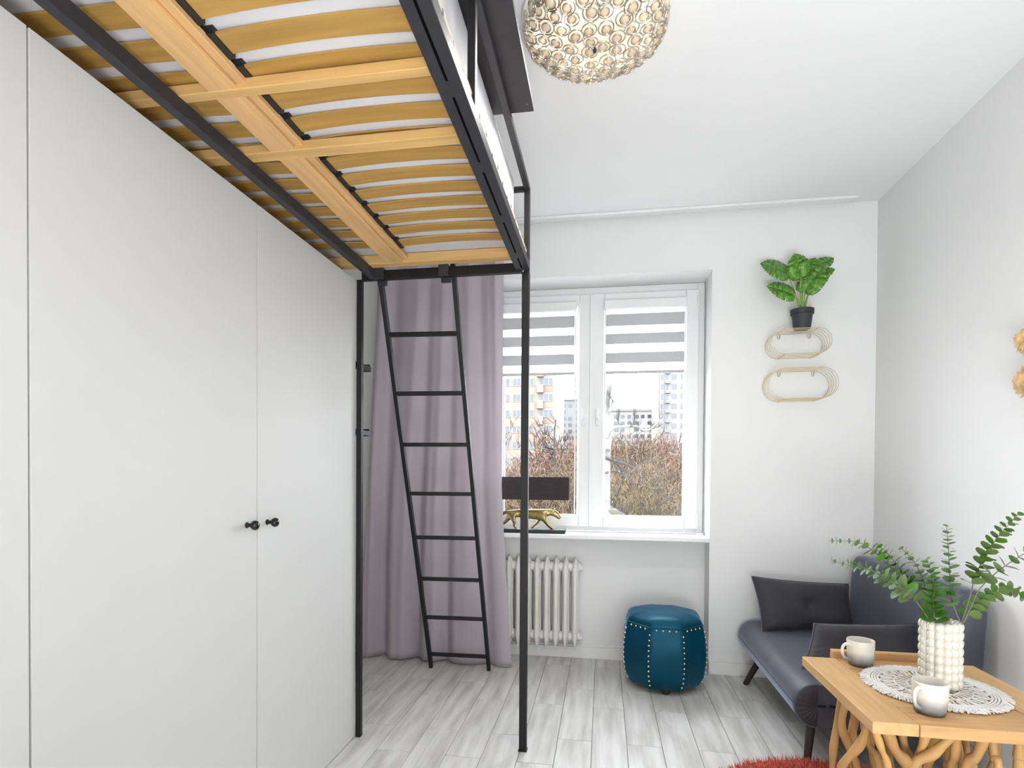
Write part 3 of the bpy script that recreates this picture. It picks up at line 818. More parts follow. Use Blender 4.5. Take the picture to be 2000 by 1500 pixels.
# eucalyptus stems, every leaf a part
def leaf_mesh(name):
    m = MB(); nu, nv = 6, 9; vs = []
    for j in range(nv):
        t = j/(nv-1); w = (sin(pi*min(1, t*.97+.02))**.62)*.5
        for i in range(nu):
            s_ = 2*i/(nu-1)-1
            vs.append((w*s_, t, .10*w*(abs(s_)**2) - .10*t*t))
    fs = [(j*nu+i, j*nu+i+1, (j+1)*nu+i+1, (j+1)*nu+i) for j in range(nv-1) for i in range(nu-1)]
    m.add(vs, fs); return m.mesh(name)
lf_a = leaf_mesh('leaf'); lf_b = leaf_mesh('leaf'); lf_b.materials.append(M['leaf2']); lf_a.materials.append(M['leaf'])
for me in (lf_a, lf_b): me.polygons.foreach_set('use_smooth', [True]*len(me.polygons))
def euc(path, label, sizes=(.030,.010), start=.25, step=.017, bright=False, dense=2):
    t = thing('eucalyptus_stem', path[0], label, 'eucalyptus stem', 'eucalyptus stems in the vase')
    pts = smooth_path(path, 10); n = len(pts)
    MB().tube(pts, [lerp(.0024, .0008, i/(n-1)) for i in range(n)], 6).build('stem', M['twig'], t, smooth=True)
    L = [0]
    for i in range(1, n): L.append(L[-1]+(pts[i]-pts[i-1]).length)
    tot = L[-1]; d = start*tot; q = 0
    base_off = Matrix.Translation(-Vector(path[0]))
    while d <= tot:
        i = max(j for j in range(n-1) if L[j] <= d+1e-9); f = (d-L[i])/max(1e-6, L[i+1]-L[i]); p = pts[i].lerp(pts[i+1], f); tg = (pts[i+1]-pts[i]).normalized()
        fr = d/tot; size = 1.22*lerp(sizes[0], sizes[1], ((fr-start)/(1-start))**1.3)*rnd.uniform(.85,1.12)
        side = tg.cross(Vector((0,0,1)));  side = side.normalized() if side.length > .1 else Vector((1,0,0))
        up2 = side.cross(tg)
        ang0 = (q % 2)*pi/2 + rnd.uniform(-.35,.35)
        for h in range(dense):
            a = ang0 + pi*h; out = side*cos(a)+up2*sin(a)
            dirn = (out + tg*rnd.uniform(.25,.7) + Vector((0,0,rnd.uniform(-.1,.15)))).normalized()
            nr = (tg - dirn*tg.dot(dirn)).normalized(); xx = dirn.cross(nr).normalized()
            o = bpy.data.objects.new('leaf', lf_b if bright or (rnd.random() < .25) else lf_a); COL.objects.link(o)
            mm = Matrix((xx*size, dirn*size, nr*size)).transposed().to_4x4(); mm.translation = p+dirn*.002
            o.parent = t; o.matrix_parent_inverse = base_off; o.matrix_basis = mm
        d += lerp(step, step*.62, fr); q += 1
    return t
YV = 2.03
def P3(lst): return [at(px, py, Y) for px, py, Y in lst]
B1, B2 = (VC.x-.022, VC.y-.012, ZT+.19), (VC.x+.026, VC.y-.016, ZT+.19)
euc([B1]+P3([(1817,1212,2.01),(1790,1172,2.04),(1772,1140,2.06),(1740,1108,2.09),(1708,1078,2.12),(1674,1059,2.15),(1620,1056,2.18)]), 'eucalyptus stem reaching furthest left, upper of the two longest arching left', (.036,.010), .30, .020)
euc([B1]+P3([(1815,1212,2.00),(1788,1172,1.99),(1766,1152,1.98),(1728,1128,1.98),(1690,1110,1.99),(1650,1102,2.0),(1622,1094,2.01)]), 'eucalyptus stem arching left lowest, over the sofa seat', (.036,.010), .34, .019)
euc([B1]+P3([(1820,1212,2.03),(1808,1150,2.07),(1792,1108,2.09),(1774,1084,2.1),(1758,1068,2.11)]), 'shorter eucalyptus stem leaning left between the long ones and the upright one', (.028,.012), .25, .017)
euc([B1]+P3([(1812,1208,2.03),(1778,1150,2.08),(1748,1098,2.12),(1712,1060,2.15)]), 'eucalyptus stem leaning left whose tip is round and bright above the sofa back', (.036,.014), .35, .018)
euc([B1]+P3([(1826,1212,2.0),(1822,1180,1.99),(1824,1150,1.98),(1818,1116,1.98),(1808,1092,1.98)]), 'bright green eucalyptus stem with dense round leaves standing upright at the left of the vase', (.034,.014), .16, .0125, True)
euc([B2]+P3([(1875,1220,2.01),(1868,1198,2.01),(1858,1168,2.02),(1855,1120,2.02),(1852,1070,2.02),(1849,1028,2.02)]), 'tall straight eucalyptus stem rising upright in the middle of the vase', (.030,.012), .26, .018)
euc([B2]+P3([(1876,1222,2.03),(1896,1160,2.06),(1902,1136,2.07),(1920,1092,2.08),(1950,1048,2.09),(1990,1003,2.10)]), 'tallest eucalyptus stem leaning right against the white wall', (.034,.015), .40, .017)
euc([B2]+P3([(1880,1218,2.0),(1896,1186,1.99),(1914,1150,1.98),(1944,1120,1.96),(1980,1094,1.94),(2010,1076,1.92),(2040,1060,1.9)]), 'sparse eucalyptus stem arching right out of the picture', (.032,.016), .50, .030)
euc([B2]+P3([(1882,1214,2.03),(1898,1192,2.06),(1920,1172,2.08),(1945,1158,2.09),(1972,1150,2.10),(2004,1166,2.10)]), 'low eucalyptus stem drooping right past the sofa corner', (.029,.017), .28, .017)

# mugs
def mug(c, ang, label):
    t = thing('mug', c, label, 'mug', 'ombre mugs on the coffee table')
    H, R = .093, .0455
    me = MB().lathe([(0,.002),(.036,.0),(.0395,.003),(.0415,.02),(.0445,.06),(R,H-.003),(R-.0015,H),(R-.0035,H-.002),(.041,.06),(.037,.012),(0,.009)], 40).mesh('mug_body')
    b = link('mug_body', me, M['mug'], t, smooth=True, angle=60, loc=c)
    hp = smooth_path([(.040,0,.074),(.056,0,.081),(.071,0,.072),(.075,0,.052),(.066,0,.031),(.041,0,.018)], 6)
    h = link('mug_handle', MB().tube(hp, .0055, 10, flat=.8).mesh('mug_handle'), M['mug'], t, smooth=True, angle=60, loc=c)
    h.rotation_euler.z = ang
    return t
mug(Vector((.935, 2.222, ZT+.0003)), math.radians(198), 'cream-to-grey ombre mug near the sofa pillow, handle to the left')
mug(Vector((.953, 1.815, ZT+.0003)), math.radians(214), 'cream-to-grey ombre mug at the front edge of the coffee table')

# ================================================================== RUG
RC_ = Vector((.85, 1.95, 0)); RR_ = .518
rug = thing('rug', RC_, 'round coral red shaggy rug under the coffee table', 'rug')
MB().lathe([(0,.001),(RR_,.001),(RR_,.012),(0,.014)], 64, RC_).build('backing', M['rug'], rug)
ru = MB()
for k in range(16000):
    a = rnd.uniform(0, 2*pi); r = RR_*sqrt(rnd.random()); x = RC_.x+r*cos(a); y = RC_.y+r*sin(a)
    dx, dy = rnd.uniform(-.012,.012), rnd.uniform(-.012,.012); w = .003
    if r > RR_-.03: dx += .012*cos(a); dy += .012*sin(a)
    b_ = rnd.uniform(0, pi); h = rnd.uniform(.016,.030)
    ru.add([(x-w*cos(b_), y-w*sin(b_), .010), (x+w*cos(b_), y+w*sin(b_), .010), (x+dx, y+dy, .010+h)], [(0,1,2)])
o = ru.build('pile', M['rug'], rug); o['kind'] = 'stuff'

# ================================================================== WIRE SHELVES + MONSTERA
def stadium(x0, x1, z0, z1, n=12):
    r = (z1-z0)/2; zc = (z0+z1)/2; pts = []
    for i in range(n+1): a = -pi/2+pi*i/n; pts.append((x1-r+r*cos(a), zc+r*sin(a)))
    for i in range(n+1): a = pi/2+pi*i/n; pts.append((x0+r+r*cos(a), zc+r*sin(a)))
    return pts
def wire_shelf(x0, x1, z0, z1, label):
    t = thing('wire_shelf', ((x0+x1)/2, 3.40, z0), label, 'shelf', 'oval gold wire shelves')
    st = stadium(x0, x1, z0, z1); r = (z1-z0)/2
    for k in range(5):
        y = YW-.006 - k*.0344
        MB().tube([(x, y, z) for x, z in st], .0022, 6, closed=True).build('wire_ring', M['goldwire'], t, smooth=True)
    y0_, y1_ = YW-.004, YW-.147
    for bx, bz in ((x0+r, z1+.0028), (x1-r, z1+.0028), (x0+r, z0-.0028), (x1-r, z0-.0028)):
        MB().tube([(bx, y0_, bz), (bx, y1_, bz)], .0024, 6).build('cross_wire', M['goldwire'], t, smooth=True)
    for hx in (x0+r+.004, x1-r-.002):
        MB().tube(smooth_path([(hx-.007, YW-.004, z1), (hx-.006, YW-.004, z1-.020), (hx, YW-.004, z1-.027), (hx+.006, YW-.004, z1-.020), (hx+.007, YW-.004, z1)], 4), .0022, 6).build('hanging_loop', M['chrome'], t, smooth=True)
    return st
wire_shelf(.926, 1.238, 1.868, 2.008, 'upper oval gold wire shelf carrying the potted monstera')
wire_shelf(.914, 1.275, 1.620, 1.790, 'lower oval gold wire shelf, empty, on the far wall')
PC = Vector((1.098, 3.385, 2.0125))
mon = thing('potted_monstera', PC, 'small monstera plant in charcoal pot on the upper wire shelf', 'potted plant')
MB().lathe([(0,0),(.041,0),(.0445,.004),(.054,.082),(.060,.083),(.0615,.110),(.058,.111),(.053,.100),(.05,.085),(0,.085)], 36, PC).build('pot', M['pot'], mon, smooth=True, angle=40)
MB().lathe([(0,.094),(.053,.090)], 20, PC).build('soil', M['soil'], mon)
def monstera_leaf():
    """heart-shaped blade with deep slits, thickness-free but cupped"""
    half = [(.00,.00),(.18,-.11),(.40,-.07),(.53,.08),(.57,.25),(.27,.265),(.57,.29),(.57,.46),(.25,.45),(.55,.49),(.49,.67),(.22,.63),(.45,.70),(.34,.86),(.15,.79),(.29,.89),(.0,1.06)]
    m = MB(); mid = [(0, y) for x, y in half]
    vs = []; n = len(half)
    def P_(x, y): return (x, y, -.22*x*x - .16*max(0, y)**2 + .05*abs(x))
    for s_ in (1, -1):
        b = len(m.v)
        inner = [P_(0, max(0, min(1.04, .02+y*.96))) for x, y in half]; mids = [P_(s_*x*.5, .02+y*.93 if x > .01 else y) for x, y in half]; outer = [P_(s_*x, y) for x, y in half]
        fs = []
        for i in range(n-1):
            q = [(i, i+1, n+i+1, n+i), (n+i, n+i+1, 2*n+i+1, 2*n+i)]
            fs += [f if s_ > 0 else f[::-1] for f in q]
        m.add(inner+mids+outer, fs)
    return m.mesh('leaf')
ml = monstera_leaf(); ml.materials.append(M['monstera']); ml.polygons.foreach_set('use_smooth', [True]*len(ml.polygons))
LV = [  # leaf base px, tip px, base depth, tip depth, size scale, facing roll
    ((1537,534),(1498,512),3.36,3.33,.30), ((1564,540),(1556,502),3.34,3.30,.9), ((1548,575),(1510,556),3.33,3.30,.4),
    ((1590,522),(1622,502),3.37,3.36,-.4), ((1592,540),(1624,524),3.36,3.33,-.35), ((1572,568),(1600,525),3.34,3.31,-.9), ((1588,556),(1612,534),3.39,3.38,-.5),
    ((1570,535),(1588,505),3.38,3.38,-.7)]
for (bx, by), (tx, ty), yb, yt, rl in LV:
    b = at(bx, by, yb); tp = at(tx, ty, yt); dr = tp-b; ln = dr.length*1.12
    base_p = PC + Vector((rnd.uniform(-.012,.012), rnd.uniform(-.012,.012), .09))
    st = smooth_path([base_p, base_p.lerp(b, .5)+Vector((0,0,.018)), b], 6)
    MB().tube(st, [lerp(.0042,.0022,i/(len(st)-1)) for i in range(len(st))], 7).build('leaf_stem', M['mstem'], mon, smooth=True)
    yv = dr.normalized(); view = (Vector((0,0,CAM_H))-b).normalized()
    nv = (view*.75 + Vector((0,0,.75)) - yv*0); nv = (nv - yv*nv.dot(yv)).normalized()
    xv = yv.cross(nv).normalized()
    o = bpy.data.objects.new('leaf', ml); COL.objects.link(o)
    mm = Matrix((xv*ln*.92, yv*ln, nv*ln)).transposed().to_4x4(); mm.translation = b
    o.parent = mon; o.matrix_parent_inverse = Matrix.Translation(-PC); o.matrix_basis = mm
    sd = o.modifiers.new('thickness', 'SOLIDIFY'); sd.thickness = .008

# ================================================================== STRAW WALL DECORATION (right edge)
dec = thing('straw_wall_flower', (XR-.02, 2.22, 1.55), 'straw flower decoration on the right wall at picture edge', 'wall decoration')
for zc, yc, R, n, nm in ((1.68, 2.235, .115, 40, 'straw_flower'), (1.535, 2.225, .135, 56, 'straw_flower')):
    g = MB()
    for layer in range(3):
        for k in range(n):
            a = 2*pi*k/n + layer*.05 + rnd.uniform(-.04,.04); rr = R*(1-.22*layer)*rnd.uniform(.86,1.05); x0_ = XR-.006-layer*.012
            c_ = Vector((x0_, yc, zc)); tip = Vector((x0_-.012-.01*layer, yc+rr*cos(a), zc+rr*sin(a)*.62)); md = c_.lerp(tip, .6)+Vector((-.014,0,0))
            g.tube([c_, md, tip], [.002,.0065,.0012], 5, flat=.4)
    g.build(nm, M['straw'], dec)

# ================================================================== LEOPARD LAMP
YS = 3.555
lamp = thing('table_lamp', (-.46, YS, .812), 'leopard table lamp with black rectangular shade on the window sill', 'lamp')
part('base', M['plastic'], lamp, (-.705, -.236, YS-.05, YS+.05, .8125, .836), bevel=.003)
sh = MB(); t_ = .003
X0, X1, Y0, Y1, Z0, Z1 = -.72, -.212, YS-.065, YS+.065, 1.024, 1.166
sh.box(X0, X1, Y0, Y0+t_, Z0, Z1); sh.box(X0, X1, Y1-t_, Y1, Z0, Z1); sh.box(X0, X0+t_, Y0+t_, Y1-t_, Z0, Z1); sh.box(X1-t_, X1, Y0+t_, Y1-t_, Z0, Z1)
sh.build('lamp_shade', M['shade'], lamp)
MB().tube([(-.52, YS, .90), (-.52, YS, 1.10)], .006, 10).build('rod', M['gold'], lamp, smooth=True)
sp = MB(); sp.box(X0+t_, X1-t_, YS-.004, YS+.004, 1.094, 1.100); sp.build('shade_spider', M['gold'], lamp)
MB().lathe([(0,1.05),(.016,1.05),(.018,1.10),(0,1.10)], 16, (-.52, YS, 0)).build('bulb_socket', M['plastic'], lamp, smooth=True)
# the animal: one skinned mesh
def LP(px, py, dy=0): 
    p = at(px, py, YS); return Vector((p.x, YS+dy, p.z))
J = []; E_ = []
def joint(p, r, par=None):
    J.append((p, r)); i = len(J)-1
    if par is not None: E_.append((par, i))
    return i
hip = joint(LP(999, 1000), .026)
b1 = joint(LP(1012, 1002), .024, hip); b2 = joint(LP(1028, 1004), .026, b1); b3 = joint(LP(1043, 1004), .030, b2)
shd = joint(LP(1056, 1002), .031, b3); nk = joint(LP(1068, 1001), .021, shd); nk2 = joint(LP(1077, 1001), .017, nk)
hd = joint(LP(1085, 1003), .0185, nk2); mz = joint(LP(1091, 1009), .012, hd); ns = joint(LP(1094, 1014), .0085, mz)
# near foreleg reaching forward
f1 = joint(LP(1062, 1013, -.014), .015, shd); f2 = joint(LP(1072, 1026, -.016), .0095, f1); f3 = joint(LP(1083, 1035.5, -.016), .007, f2); f4 = joint(LP(1088, 1039, -.016), .008, f3)
# far foreleg sweeping back
g1 = joint(LP(1054, 1015, .014), .013, shd); g2 = joint(LP(1045, 1025, .016), .008, g1); g3 = joint(LP(1034, 1034, .016), .006, g2); g4 = joint(LP(1032, 1038.5, .016), .007, g3)
# near hind leg: knee forward, hock back
h1 = joint(LP(1002, 1012, -.014), .018, hip); h2 = joint(LP(1006, 1022, -.016), .011, h1); h3 = joint(LP(1004, 1026, -.016), .008, h2); h4 = joint(LP(1013, 1035, -.016), .0065, h3); h5 = joint(LP(1018, 1038.5, -.016), .0075, h4)
# far hind leg stretched back
k1 = joint(LP(994, 1010, .014), .016, hip); k2 = joint(LP(986, 1020, .016), .010, k1); k3 = joint(LP(978, 1026, .016), .007, k2); k4 = joint(LP(974, 1036, .016), .006, k3); k5 = joint(LP(978, 1039.5, .016), .007, k4)
t1 = joint(LP(988, 1000), .010, hip); t2 = joint(LP(974, 1008), .006, t1); t3 = joint(LP(962, 1012), .005, t2); t4 = joint(LP(952, 1006), .005, t3)
me = bpy.data.meshes.new('leopard_figure'); me.from_pydata([tuple(p) for p, r in J], E_, [])
lo = bpy.data.objects.new('leopard_figure', me); COL.objects.link(lo); attach(lo, lamp)
md_ = lo.modifiers.new('skin', 'SKIN'); md_.use_smooth_shade = True; md_.branch_smoothing = .4
if not me.skin_vertices: me.skin_vertices.new() if hasattr(me.skin_vertices, 'new') else None
if len(me.skin_vertices) == 0:
    bpy.context.view_layer.objects.active = lo
sv = me.skin_vertices[0].data
for i, (p, r) in enumerate(J): sv[i].radius = (r*.80, r*1.28); sv[i].use_root = (i == 0)
sb_ = lo.modifiers.new('sub', 'SUBSURF'); sb_.levels = 2; sb_.render_levels = 2
me.materials.append(M['gold']); lo['label'] = 'gold striding leopard figure with lowered head'
for s_ in (-1, 1):
    p = LP(1083, 995); MB().sphere((p.x, YS+.012*s_, p.z), .006, 8, 6, (.6,.8,1.2)).build('ear', M['gold'], lamp, smooth=True)

# ================================================================== CEILING LAMP
CL = Vector((-.041, 1.935, ZC)); RL = .245; DL = .085
cl = thing('ceiling_lamp', CL, 'round ceiling lamp of chrome rings and amber glass discs', 'ceiling lamp')
M['lampglow'] = emit('lit_white_diffuser', (1.0,.92,.78,1), .30)
M['bulb'] = emit('lit_halogen_bulb', (1.0,.93,.82,1), 40.0)
M['amber'] = mat('amber_glass', (.88,.74,.56), .12, var=.12, scale=30, trans=.45, obj_random=1)
MB().lathe([(0,0),(RL+.004,0),(RL+.006,-.006),(RL+.004,-.018),(RL-.006,-.02),(0,-.02)], 72, CL).build('base_plate', M['chrome2'] if 'chrome2' in M else M['trim'], cl, smooth=True)
def dome(r):           # height of the ring shell below the ceiling at radius r
    return -.022 - DL*sqrt(max(0, 1-(r/RL)**2))**.9
MB().lathe([(r_*(RL-.022), dome(r_*(RL-.0005))+.022) for r_ in [q/14 for q in range(15)]], 48, CL).build('diffuser', M['lampglow'], cl, smooth=True)
ring_me = MB().tube([(.0205*cos(2*pi*k/22), .0205*sin(2*pi*k/22), 0) for k in range(22)], .0021, 6, closed=True).mesh('chrome_ring')
ring2_me = MB().tube([(.0125*cos(2*pi*k/16), .0125*sin(2*pi*k/16), -.003) for k in range(16)], .0017, 6, closed=True).mesh('inner_ring')
cab_me = MB().lathe([(0,-.0075),(.006,-.0068),(.0105,-.004),(.0118,0),(.0105,.003),(0,.004)], 16).mesh('glass_disc')
for me_, mt in ((ring_me, 'chrome'), (ring2_me, 'chrome'), (cab_me, 'amber')):
    me_.materials.append(M[mt]); me_.polygons.foreach_set('use_smooth', [True]*len(me_.polygons))
cells = []
for q, (rr, n) in enumerate(((.030,3),(.082,9),(.132,15),(.178,20),(.214,25),(.239,28))):
    for k in range(n):
        a = 2*pi*(k+.5*(q % 2)+rnd.uniform(-.12,.12))/n; cells.append((rr+rnd.uniform(-.004,.004), a))
for rr, a in cells:
    rr = min(rr, RL-.006); h = dome(rr); sl_ = (dome(rr+.003)-dome(rr-.003))/.006 if rr < RL-.01 else 3.0
    nrm = Vector((sl_*cos(a), sl_*sin(a), -1)).normalized(); p = CL + Vector((rr*cos(a), rr*sin(a), h + rnd.uniform(-.004,.004)))
    nrm = (nrm + Vector((rnd.uniform(-.12,.12), rnd.uniform(-.12,.12), 0))).normalized()
    rot = Vector((0,0,-1)).rotation_difference(nrm).to_matrix().to_4x4(); rot.translation = p
    s_ = rnd.uniform(1.15,1.36)
    R0 = bpy.data.objects.new('chrome_ring', ring_me); COL.objects.link(R0); R0.parent = cl; R0.matrix_parent_inverse = Matrix.Translation(-CL); R0.matrix_basis = rot @ Matrix.Scale(s_, 4)
    off = Matrix.Translation((rnd.uniform(-.003,.003), rnd.uniform(-.003,.003), 0))
    for nm, me_ in (('inner_ring', ring2_me), ('glass_disc', cab_me)):
        c_ = bpy.data.objects.new(nm, me_); COL.objects.link(c_); c_.parent = R0; c_.matrix_basis = off
for k in range(9):
    a = 2*pi*k/9+.3; rr = .135 if k % 2 else .185; p = CL+Vector((rr*cos(a), rr*sin(a), dome(rr)+.012))
    MB().sphere(p, .0075, 10, 8).build('bulb', M['bulb'], cl, smooth=True)
MB().lathe([(0,-.016),(.005,-.016),(.006,-.010),(.003,0),(0,0)], 12, CL+Vector((0,0,dome(0)))).build('finial', M['black2'], cl, smooth=True)

pl = bpy.data.lights.new('ceiling_lamp_light', 'SPOT'); pl.energy = LAMP; pl.shadow_soft_size = .10; pl.color = (1.0, .98, .96); pl.spot_size = math.radians(168); pl.spot_blend = .6
po = bpy.data.objects.new('ceiling_lamp_light', pl); COL.objects.link(po); po.location = CL + Vector((0, 0, dome(0)-.03)); attach(po, cl)

# ================================================================== OUTSIDE
ZG = -9.0
M['ground'] = mat('winter_grass', (.06,.049,.03), .95, var=.4, scale=.6)
M['beige'] = mat('beige_render', (.118,.100,.077), .9, var=.05, scale=.4)
M['cream2'] = mat('cream_render', (.118,.102,.078), .9, var=.04, scale=.4)
M['pinkish'] = mat('pale_pink_panel', (.104,.078,.064), .9, var=.05, scale=.5)
M['white2'] = mat('white_render', (.112,.109,.104), .9, var=.05, scale=.3)
M['grey2'] = mat('pale_grey_render', (.086,.087,.086), .9, var=.06, scale=.3)
M['wpane'] = mat('distant_window_pane', (.016,.020,.027), .2, var=.35, scale=.5, obj_random=1)
M['brick'] = mat('ochre_wall', (.05,.027,.011), .9, var=.1, scale=1)
M['bark'] = mat('pale_bark', (.058,.056,.052), .8, var=.25, scale=5)
M['bark2'] = mat('dark_bark', (.008,.0066,.0055), .9, var=.3, scale=5)
M['twigs_a'] = mat('brown_winter_twigs', (.037,.0195,.0078), .9, var=.45, scale=.8)
M['twigs_b'] = mat('russet_winter_twigs', (.050,.0185,.0085), .9, var=.35, scale=.8)
M['twigs_c'] = mat('greenish_winter_twigs', (.034,.0230,.0072), .9, var=.35, scale=.8)
M['twigs_d'] = mat('pinkish_winter_twigs', (.056,.032,.0225), .9, var=.3, scale=.8)
gr = MB().box(-300, 300, 6, 420, ZG-1, ZG).build('ground', M['ground']); gr['kind'] = 'structure'

win_me = {}
def facade_window(parent, x, y, z, w, h, n, pmat='wpane'):
    key = (round(w,2), round(h,2), n)
    if key not in win_me:
        f = MB(); f.box(-w/2, w/2, -.10, .02, 0, .08); f.box(-w/2, w/2, -.10, .02, h-.08, h)
        for k in range(n+1):
            xx = -w/2+.06+(w-.12)*k/n; f.box(xx-.06, xx+.06, -.10, .02, .08, h-.08)
        win_me[key] = (f.mesh('window'), MB().box(-w/2+.1, w/2-.1, -.04, .0, .06, h-.06).mesh('pane'))
    fm, pm_ = win_me[key]
    o = link('window', fm, M['white2'], parent, loc=(x, y, z))
    p = link('pane', pm_, M[pmat], None, loc=(0, 0, 0)); p.parent = o
# apartment block seen in the left sash
bA = thing('apartment_block', (-27, 108, ZG), 'beige apartment block with small balconies seen through the left sash', 'building')
XA = at(1082, 800, 97).x
part('wall', M['beige'], bA, (-55, XA, 97, 122, ZG, 32), bevel=0)
part('end_wall', M['cream2'], bA, (XA, XA+.25, 97.0, 112, ZG, 32), bevel=0)
zt0 = at(1040, 770, 97).z; fh = 31*97/F_PX*1.0
cols = [(at(1009.5, 800, 97).x, 1.55, 2), (at(1039, 800, 97).x, .85, 1), (at(1066.5, 800, 97).x, 2.45, 3)]
shift = cols[2][0] - at(987, 800, 97).x + .2
for k in range(-5, 9):
    z = zt0 - 1.3 + k*fh
    for rep in range(3):
        for cx, w_, n in cols:
            facade_window(bA, cx-rep*shift*1.02, 97, z, w_, 1.32, n)
        bx = at(1055.5, 800, 97).x - rep*shift*1.02
        part('balcony', M['white2' if (k+rep) % 3 else 'cream2'], bA, (bx-.5, bx+.5, 96.1, 97, z-1.15, z+.15), (bx-.55, bx+.55, 96.0, 97, z-1.28, z-1.15), bevel=0)
    part('floor_panel', M['pinkish' if k % 2 else 'cream2'], bA, (cols[2][0]-.6, XA-.1, 96.96, 97, z-1.0, z-.1), bevel=0)
# tower in the right sash
bT = thing('tower_block', (28, 175, ZG), 'tall white tower block at the right of the right sash view', 'building')
XT = at(1288, 800, 163).x
part('wall', M['white2'], bT, (XT, XT+30, 163, 184, ZG, 48), bevel=0)
part('side_wall', M['cream2'], bT, (XT-.3, XT, 163.2, 184, ZG, 48), bevel=0)
fhT = 18.45*163/F_PX; zT = at(1300, 755, 163).z
for k in range(-12, 4):
    z = zT + k*fhT
    for px, w_, n in ((1297.5, 2.1, 3), (1316.5, 1.5, 2), (1334, 1.5, 2), (1352, 1.5, 2), (1370, 2.1, 3)):
        facade_window(bT, at(px, 800, 163).x, 163, z-.75, w_, 1.45, n)
    bx = at(1303, 800, 163).x
    part('balcony', M['grey2'], bT, (bx-.6, bx+.7, 162.2, 163, z-1.95, z-.95), bevel=0)
# long slab block in the middle distance
bM = thing('slab_block', (-5, 248, ZG), 'long pale grey slab block in the distance behind the bare trees', 'building')
zM1, zM2 = at(1112, 782, 240).z, at(1235, 803, 240).z
XM = at(1150, 800, 240).x
part('wall', M['grey2'], bM, (-75, XM, 240, 252, ZG, zM1), bevel=0)
part('wall', M['white2'], bM, (XM, 60, 240, 252, ZG, zM2), bevel=0)
part('roof_edge', M['grey2'], bM, (XM, 60, 239.6, 252.4, zM2, zM2+.9), (-75, XM, 239.6, 252.4, zM1, zM1+.7), bevel=0)
wj = MB()
for k in range(14):
    for j in range(46):
        x = -70+j*2.75
        if (j*7+k*3) % 11 == 0: continue
        top = zM1 if x < XM else zM2; z = top-3.0-k*2.75
        if z < ZG: continue
        wj.box(x, x+(1.5 if j % 3 else 1.9), 239.9, 240.0, z, z+1.45)
o = wj.build('windows', M['wpane'], bM); o['kind'] = 'stuff'
# ochre garden building
g_ = thing('ochre_outbuilding', (-6.3, 73, ZG), 'ochre wall of a low building beside the left sash edge', 'building')
a_, b_ = at(1104, 884, 72), at(1150, 884, 72)
part('wall', M['brick'], g_, (a_.x, b_.x, 72, 78, ZG, a_.z), bevel=0)
part('roof', M['grey2'], g_, (a_.x-.2, b_.x+.2, 71.8, 78.2, a_.z, a_.z+.25), bevel=0)

# trees
def rand_dir(d, spread):
    v = Vector((rnd.gauss(0,1), rnd.gauss(0,1), rnd.gauss(0,1))).normalized()
    return (d + v*spread).normalized()
def crown_tree(c, rad, hz, n, mt, label, size=(.5,1.1), wd=.018, depth=3, bark='bark2', dens_pow=.6):
    """bare winter tree: trunk, boughs and a cloud of fine twigs"""
    t = thing('bare_tree', (c.x, c.y, ZG), label, 'tree', 'bare winter trees outside the window')
    tr = MB(); top = Vector((c.x, c.y, c.z))
    tr.tube(smooth_path([(c.x, c.y, ZG), (c.x+rad*.06, c.y, lerp(ZG, c.z, .5)), top], 5), [rad*.055*(1-.5*i/10) for i in range(11)], 6)
    ends = []
    for k in range(16):
        s0 = Vector((c.x, c.y, lerp(max(ZG, c.z-hz), c.z, rnd.random()*.9)))
        a = rnd.uniform(0, 2*pi); d = Vector((cos(a)*rad*rnd.uniform(.5,.95), sin(a)*rad*rnd.uniform(.5,.95), hz*rnd.uniform(.2,.9)))
        e = Vector((c.x, c.y, c.z)) + Vector((d.x, d.y, d.z-hz*.35)); md2 = s0.lerp(e, .5)+Vector((rnd.uniform(-.2,.2)*rad, rnd.uniform(-.2,.2)*rad, -.05*hz))
        pth = smooth_path([s0, md2, e], 4); tr.tube(pth, [lerp(rad*.026, rad*.006, i/8) for i in range(9)], 5)
        ends += pth[2:]
    tr.build('trunk_and_boughs', M[bark], t, smooth=True)
    tw = MB()
    for k in range(n):
        s0 = rnd.choice(ends) + Vector((rnd.gauss(0,.16)*rad, rnd.gauss(0,.16)*rad, rnd.gauss(0,.14)*hz))
        o_ = (s0-Vector((c.x, c.y, c.z-hz*.5))).normalized(); d = rand_dir(o_*.8+Vector((0,0,.15)), 1.1); L_ = rnd.uniform(*size); wv = rand_dir(Vector((1,0,0)), .5)*wd
        m_ = s0+d*L_*.5+rand_dir(d, 1)*L_*.08; e = s0+d*L_
        tw.add([s0-wv, s0+wv, m_+wv*.7, m_-wv*.7, e], [(0,1,2,3), (3,2,4)])
    o = tw.build('twigs', M[mt], t); o['kind'] = 'stuff'
